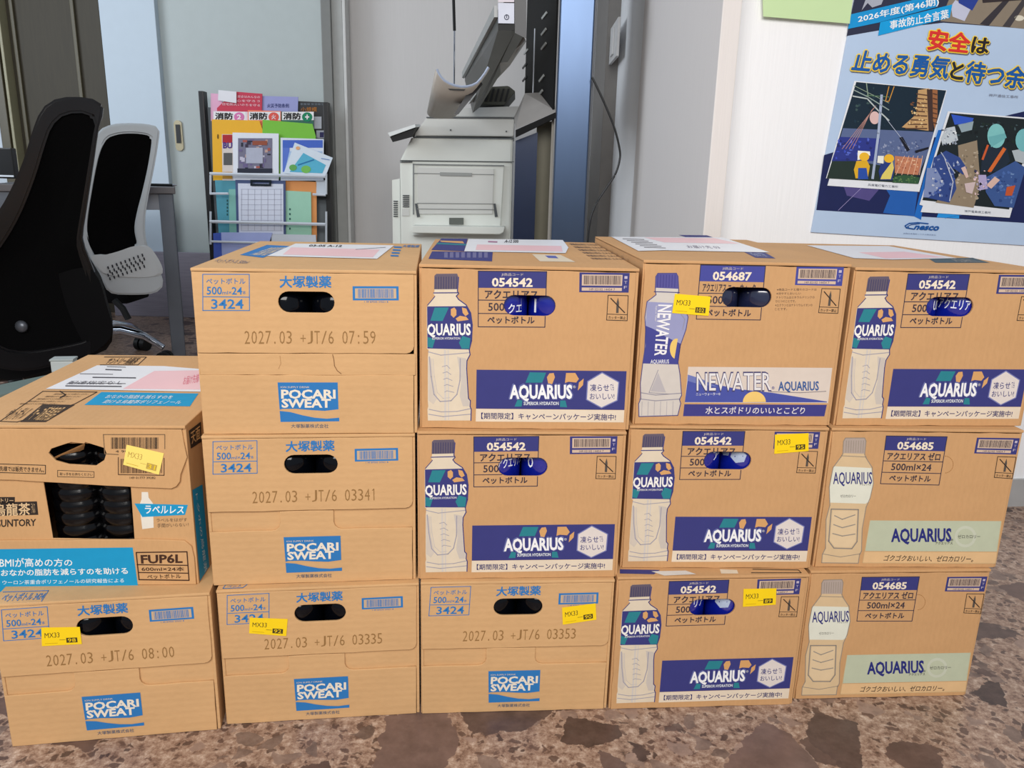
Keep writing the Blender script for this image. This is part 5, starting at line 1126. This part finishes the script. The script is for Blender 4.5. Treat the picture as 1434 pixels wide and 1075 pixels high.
# shelf
bm = bmesh.new(); prism(bm, [at(778, 157, 2.5) - so, at(722, 182, 2.5) - so, at(722, 192, 2.5) - so, at(778, 165, 2.5) - so], (0, .035, 0)); fin(bm, 'shelf_edge', SK, st)
zq = at(735, 160, 2.8).z - so.z
bm = bmesh.new(); prism(bm, [at(778, 156.5, 2.5) - so, at(722, 181, 2.5) - so, at(720, 166, 2.75) - so, at(735, 132, 2.75) - so, at(775, 130, 2.75) - so], (0, .006, .004)); fin(bm, 'shelf_plate', mat('shelf_grey', (150, 146, 142), rough=.4), st)
def drop(u, v, y): p_ = at(u, v, y) - so; return Vector((p_.x, p_.y, 0.001))
for nm, u0, u1, v, y, m in (('blue_sheet_panel', 722, 753, 185, 2.56, SD), ('olive_back_panel', 752, 776, 170, 2.62, OLV), ('pale_edge_strip', 773, 776.5, 165, 2.54, mat('pale_strip', (150, 146, 138), rough=.5))):
    bm = bmesh.new(); prism(bm, [at(u0, v + (12 if nm == 'blue_sheet_panel' else 0), y) - so, at(u1, v, y) - so, drop(u1, v, y), drop(u0, v, y)], (0, .012, 0)); fin(bm, nm, m, st)
# bolts on the post edge
bm = bmesh.new(); cpts = [at(u, v, 2.47) for u, v in ((829, 108), (836, 122), (848, 148), (860, 178), (867, 205), (868, 222), (862, 243), (850, 262), (838, 280), (829, 300), (825, 322), (823, 350), (821, 420))]
fl = smoothloop(cpts, closed=False); og = fl[-1]
c_ = tag(link(bpy.data.objects.new('power_cable', bpy.data.meshes.new('power_cable'))), 'black cable curving down beside the steel rack', 'cable')
tube(bm, fl, .0032, 8); bm.to_mesh(c_.data); bm.free(); c_.data.materials.append(mat('cable_black', (26, 28, 30), rough=.3))
for pg in c_.data.polygons: pg.use_smooth = True

# ------------------------------------------------------------ office chairs
def dep(u, v, y0, a, u0): return y0 + a * (u - u0)
def chair(label, outer, inner, y0, a, u0, fm, mm, seat_c, seat_r, yaw, lumbar=None, thick=.04):
    base = Vector((seat_c[0], seat_c[1], 0)); t_ = thing('office_chair', base, 0, label, 'chair')
    O = smoothloop([at(u, v, dep(u, v, y0, a, u0)) - base for u, v in outer], 64); I_ = smoothloop([at(u, v, dep(u, v, y0, a, u0)) - base for u, v in inner], 64)
    rd = sum(O, Vector()) / 64 + base; rd.z = 0; rd = (rd.normalized() + Vector((.12, 0, 0))).normalized()
    bm = bmesh.new(); ring(bm, O, I_, rd * thick); bmesh.ops.bevel(bm, geom=[e for e in bm.edges if e.is_manifold and e.calc_face_angle(0) > .9], offset=.006, segments=2, affect='EDGES')
    fin(bm, 'backrest_frame', fm, t_, True)
    bm = bmesh.new(); cc = sum(I_, Vector()) / 64; off = rd
    cv = bm.verts.new(cc + off * .05); prev = None; rr = []
    for k, s in enumerate((1.01, .8, .6, .4, .2)):
        rr.append([bm.verts.new(cc + (p_ - cc) * s + off * (.012 + .04 * (1 - s * s))) for p_ in I_])
    for A, B in zip(rr, rr[1:]):
        for i in range(64): bm.faces.new((A[i], A[(i + 1) % 64], B[(i + 1) % 64], B[i]))
    for i in range(64): bm.faces.new((rr[-1][i], rr[-1][(i + 1) % 64], cv))
    bmesh.ops.recalc_face_normals(bm, faces=bm.faces); fin(bm, 'backrest_mesh', mm, t_, 'all')
    # seat, column, star base
    bm = bmesh.new(); bmesh.ops.create_cube(bm, size=1)
    for v in bm.verts: v.co = Vector((v.co.x * seat_r * 2, v.co.y * seat_r * 2, .46 + v.co.z * .09))
    bmesh.ops.bevel(bm, geom=bm.edges[:], offset=.04, segments=4, affect='EDGES'); bmesh.ops.rotate(bm, verts=bm.verts, cent=(0, 0, 0), matrix=Matrix.Rotation(yaw, 3, 'Z'))
    fin(bm, 'seat', mat('seat_black_fabric', (8, 8, 10), rough=.9, spec=.1), t_, True)
    bm = bmesh.new(); lathe(bm, [(.028, .12), (.028, .28), (.016, .282), (.016, .41)], 16); fin(bm, 'gas_column', CD, t_, True)
    bm = bmesh.new(); bbox(bm, -.09, .09, -.07, .07, .385, .415, .008); fin(bm, 'tilt_mechanism', CD, t_)
    return t_
def star(t_, a0, m, R=.3):
    for k in range(5):
        a_ = a0 + k * 2 * math.pi / 5; d = Vector((math.cos(a_), math.sin(a_), 0)); bm = bmesh.new()
        tube(bm, [d * .02 + Vector((0, 0, .13)), d * .12 + Vector((0, 0, .135)), d * (R * .75) + Vector((0, 0, .115)), d * R + Vector((0, 0, .07))], .02, 10, .012); fin(bm, 'base_leg', m, t_, True)
        bm = bmesh.new(); n_ = Vector((-d.y, d.x, 0)); c0 = d * R + Vector((0, 0, .028))
        tube(bm, [c0 - n_ * .024, c0 - n_ * .004], .028, 14); tube(bm, [c0 + n_ * .004, c0 + n_ * .024], .028, 14); fin(bm, 'caster', CD, t_, True)
CHR = mat('chrome', (200, 205, 215)); 
bc = Vector((-1.16, 2.05))
b1 = chair('black mesh-back office chair nearest the camera, behind the tea carton', [(76, 139), (104, 135), (136, 140), (146, 152), (138, 178), (131, 225), (121, 290), (115, 335), (122, 356), (136, 392), (150, 432), (158, 470), (146, 492), (100, 505), (30, 520), (-40, 500), (-85, 440), (-70, 370), (-30, 330), (4, 285), (30, 230), (46, 180), (58, 153)],
      [(86, 163), (104, 158), (124, 160), (133, 170), (130, 190), (123, 235), (114, 290), (107, 335), (110, 356), (122, 392), (134, 430), (138, 458), (126, 474), (90, 484), (30, 492), (-10, 478), (-40, 430), (-25, 380), (5, 340), (28, 300), (48, 250), (62, 205), (72, 178)],
      2.0, .0009, 60, mat('black_gloss_frame', (15, 16, 20), rough=.28, spec=.5), mat('black_mesh_fabric', (5, 5, 6), rough=.95, spec=.1, bump=.4, bscale=500), (-1.5, 2.3), .18, .3)
star(b1, .2, CD)
# lower back shell, pivot bolt
base = Vector((-1.5, 2.3, 0))
bm = bmesh.new(); L_ = smoothloop([at(u, v, 2.06) - base for u, v in ((10, 400), (60, 390), (126, 376), (150, 430), (156, 470), (120, 500), (60, 520), (0, 530), (-30, 470))], 40); prism(bm, L_, (-.06, .12, 0)); fin(bm, 'back_shell', mat('black_shell', (7, 7, 9), rough=.7, spec=.12), b1)
bm = bmesh.new(); bmesh.ops.create_uvsphere(bm, u_segments=16, v_segments=8, radius=.016); p_ = at(30, 457, 1.99) - base
for v in bm.verts: v.co = Vector((v.co.x, v.co.y * .7, v.co.z)) + p_
fin(bm, 'pivot_bolt', mat('bolt_grey', (96, 100, 108), rough=.35, metal=.5), b1, 'all')
WF = mat('white_chair_frame', (196, 204, 210), rough=.4, var=.02)
b3 = chair('white-framed office chair with black mesh back beside the grey desk', [(136, 186), (150, 176), (170, 172.5), (200, 173), (219, 177), (223, 186), (216, 232), (208, 272), (203, 305), (204, 335), (212, 362), (226, 386), (227, 402), (214, 411), (180, 413), (152, 409), (140, 385), (126, 362), (114, 338), (115, 310), (122, 262), (130, 214)],
      [(148, 196), (158, 190), (172, 187), (192, 187), (208, 190), (212, 197), (207, 232), (199, 268), (192, 295), (188, 318), (190, 334), (192, 342), (186, 346), (176, 349), (160, 354), (145, 358), (134, 360), (130, 354), (122, 335), (122, 308), (129, 262), (138, 218)],
      2.75, .0022, 170, WF, MC['black_mesh_fabric'], (-1.62, 2.95), .17, .1, thick=.02)
star(b3, .05, CHR, .27)
bm = bmesh.new(); bbox(bm, -.05, .2, -.08, .1, .25, .36, .02); fin(bm, 'tilt_housing', MC['black_shell'], b3, True)
base = Vector((-1.62, 2.95, 0))
bm = bmesh.new(); L_ = smoothloop([at(u, v, 2.745 + .0022 * (u - 170)) - base for u, v in ((127, 358), (145, 357), (165, 352), (186, 345), (200, 345), (210, 356), (219, 372), (220, 384), (206, 388), (176, 388), (150, 384), (138, 376))], 40)
prism(bm, L_, (.01, .02, 0)); lum = fin(bm, 'lumbar_shell', mat('lumbar_white', (206, 212, 216), rough=.4, var=.02), b3)
VM = mat('vent_hole_dark', (30, 34, 44), rough=.6)
vk = []
for r_ in range(4):
    for c_i in range(9):
        u = 150 + c_i * 6 + (r_ % 2) * 2.5; v = 372 - c_i * 2.2 + r_ * 5.2 + 1
        if u > 203: continue
        y_ = 2.743 + .0022 * (u - 170); bm = bmesh.new(); prism(bm, [at(u, v, y_) - base, at(u + 1.3, v - .3, y_) - base, at(u + 2.4, v + 3.6, y_) - base, at(u + 1.1, v + 4, y_) - base], (0, .003, 0)); fin(bm, 'vent_slot', VM, lum)
# rear strut of the white chair
bm = bmesh.new(); tube(bm, smoothloop([at(u, v, 2.9) - base for u, v in ((213, 205), (208, 240), (197, 285), (192, 320), (196, 350))], closed=False), .009, 8); fin(bm, 'rear_strut', mat('blueish_strut', (150, 166, 190), rough=.3), b3, True)
bm = bmesh.new(); tube(bm, [at(u, v, 2.82) - base for u, v in ((160, 420), (172, 432), (180, 447))], .012, 8); fin(bm, 'tilt_lever', CD, b3, True)

# ------------------------------------------------------------ desk with things on it
dz = at(240, 262, 3.05).z; dx1 = at(245, 262, 3.05).x; do = Vector((dx1 - .3 * math.cos(.4), 3.05 - .3 * math.sin(.4), 0))
dk = thing('office_desk', do, .4, 'grey office desk with dark top and square legs beside the door', 'desk')
TG = mat('desk_top_dark', (92, 88, 90), rough=.45); LG = mat('desk_leg_grey', (92, 98, 108), rough=.4, metal=.2); AG = mat('desk_apron_grey', (150, 152, 158), rough=.45)
bm = bmesh.new(); bbox(bm, -.3, .3, 0, .6, dz - .025, dz, .003); fin(bm, 'desk_top', TG, dk)
bm = bmesh.new(); bbox(bm, -.27, .25, .02, .04, dz - .085, dz - .025, .002); fin(bm, 'desk_apron', AG, dk)
for x in (-.29, .24):
    for y in (.01, .54): bm = bmesh.new(); bbox(bm, x, x + .05, y, y + .05, 0, dz - .025, .003); fin(bm, 'desk_leg', LG, dk)
o_ = at(222, 256, 3.15); pc = thing('pen', (o_.x, o_.y, dz + .005), .3, 'dark pen lying on the grey desk', 'pen'); bm = bmesh.new(); tube(bm, [(-.07, 0, 0), (.05, 0, 0)], .005, 8); fin(bm, 'pen_body', CD, pc, True); bm = bmesh.new(); tube(bm, [(.05, 0, 0), (.066, 0, 0)], .005, 8, .001); fin(bm, 'pen_tip', CHR, pc, True)

# black monitor at the left edge, on a desk out of frame
mo = at(-20, 300, 2.9); mo.z = 0
m_ = thing('computer_monitor', (mo.x - .15, 2.9, at(10, 262, 2.9).z), 0, 'black monitor cut off by the left edge of the picture', 'monitor')
mzb = Vector(m_.location)
bm = bmesh.new(); bbox(bm, -.30, at(17, 220, 2.9).x - mzb.x, 0, .03, .03, at(10, 207, 2.9).z - mzb.z, .004); fin(bm, 'monitor_case', mat('monitor_black', (12, 12, 14), rough=.3), m_)
bm = bmesh.new(); bbox(bm, -.29, at(16, 220, 2.9).x - mzb.x, -.002, 0, .036, .042); fin(bm, 'lower_trim', KW, m_)
bm = bmesh.new(); bbox(bm, -.2, -.05, -.02, .1, 0, .012, .003); fin(bm, 'monitor_foot', CD, m_); bm = bmesh.new(); bbox(bm, -.15, -.1, .03, .05, .01, .1, .002); fin(bm, 'monitor_neck', CD, m_)
dk2 = thing('side_desk', (mzb.x - .5, 2.85, 0), 0, 'dark desk edge under the black monitor at far left', 'desk')
bm = bmesh.new(); bbox(bm, -.4, .40, 0, .6, mzb.z - .025, mzb.z - .0005, .003); fin(bm, 'desk_top', TG, dk2)
for x in (-.38, .33): bm = bmesh.new(); bbox(bm, x, x + .05, .02, .58, 0, mzb.z - .025, .003); fin(bm, 'desk_leg', LG, dk2)

# low pale green glass panel behind the tea carton
GLP = mat('pale_green_glass_edge', (122, 138, 134), rough=.2, var=.05)
q = [atz(-60, 566, .32), atz(0, 553, .32), atz(60, 540, .32), atz(160, 518, .32)]
lo_ = thing('low_table', (q[1].x, q[1].y, 0), 0, 'low table with thick pale green glass top behind the tea carton', 'table'); og = Vector((q[1].x, q[1].y, 0))
bm = bmesh.new(); A_ = q[0] - og; B_ = q[3] - og; dn = Vector((0, 0, -.03)); bk = Vector((-.02, .12, 0))
prism(bm, [A_, B_, B_ + bk, A_ + bk], dn); fin(bm, 'glass_top', GLP, lo_)
bm = bmesh.new(); prism(bm, [A_ + bk * .2 + Vector((0, 0, -.031)), B_ + bk * .2 + Vector((0, 0, -.031)), B_ + bk * .2 + Vector((0, 0, -.3)), A_ + bk * .2 + Vector((0, 0, -.3))], bk * .1); fin(bm, 'dark_under_panel', SK, lo_)  # solid dark sheet added to keep the gap under the glass black
for f1, f2 in ((.06, .05), (.94, .05), (.06, .95), (.94, .95)):
    c0 = A_.lerp(B_, f1) + bk * f2; bm = bmesh.new(); tube(bm, [(c0.x, c0.y, 0), (c0.x, c0.y, .29)], .014, 10); fin(bm, 'leg', CD, lo_, True)
q = atz(98, 520, .32); wb = thing('white_block', (q.x - .01, q.y + .0, .3205), .2, 'small white block on the low glass table', 'box'); bm = bmesh.new(); bbox(bm, -.022, .022, -.015, .015, 0, .025, .003); fin(bm, 'block_body', mat('soft_white', (190, 196, 196), rough=.5), wb)
bm = bmesh.new(); bbox(bm, -.023, .023, -.016, .016, .025, .029, .001); fin(bm, 'block_lid', mat('soft_white_lid', (170, 178, 178), rough=.5), wb)
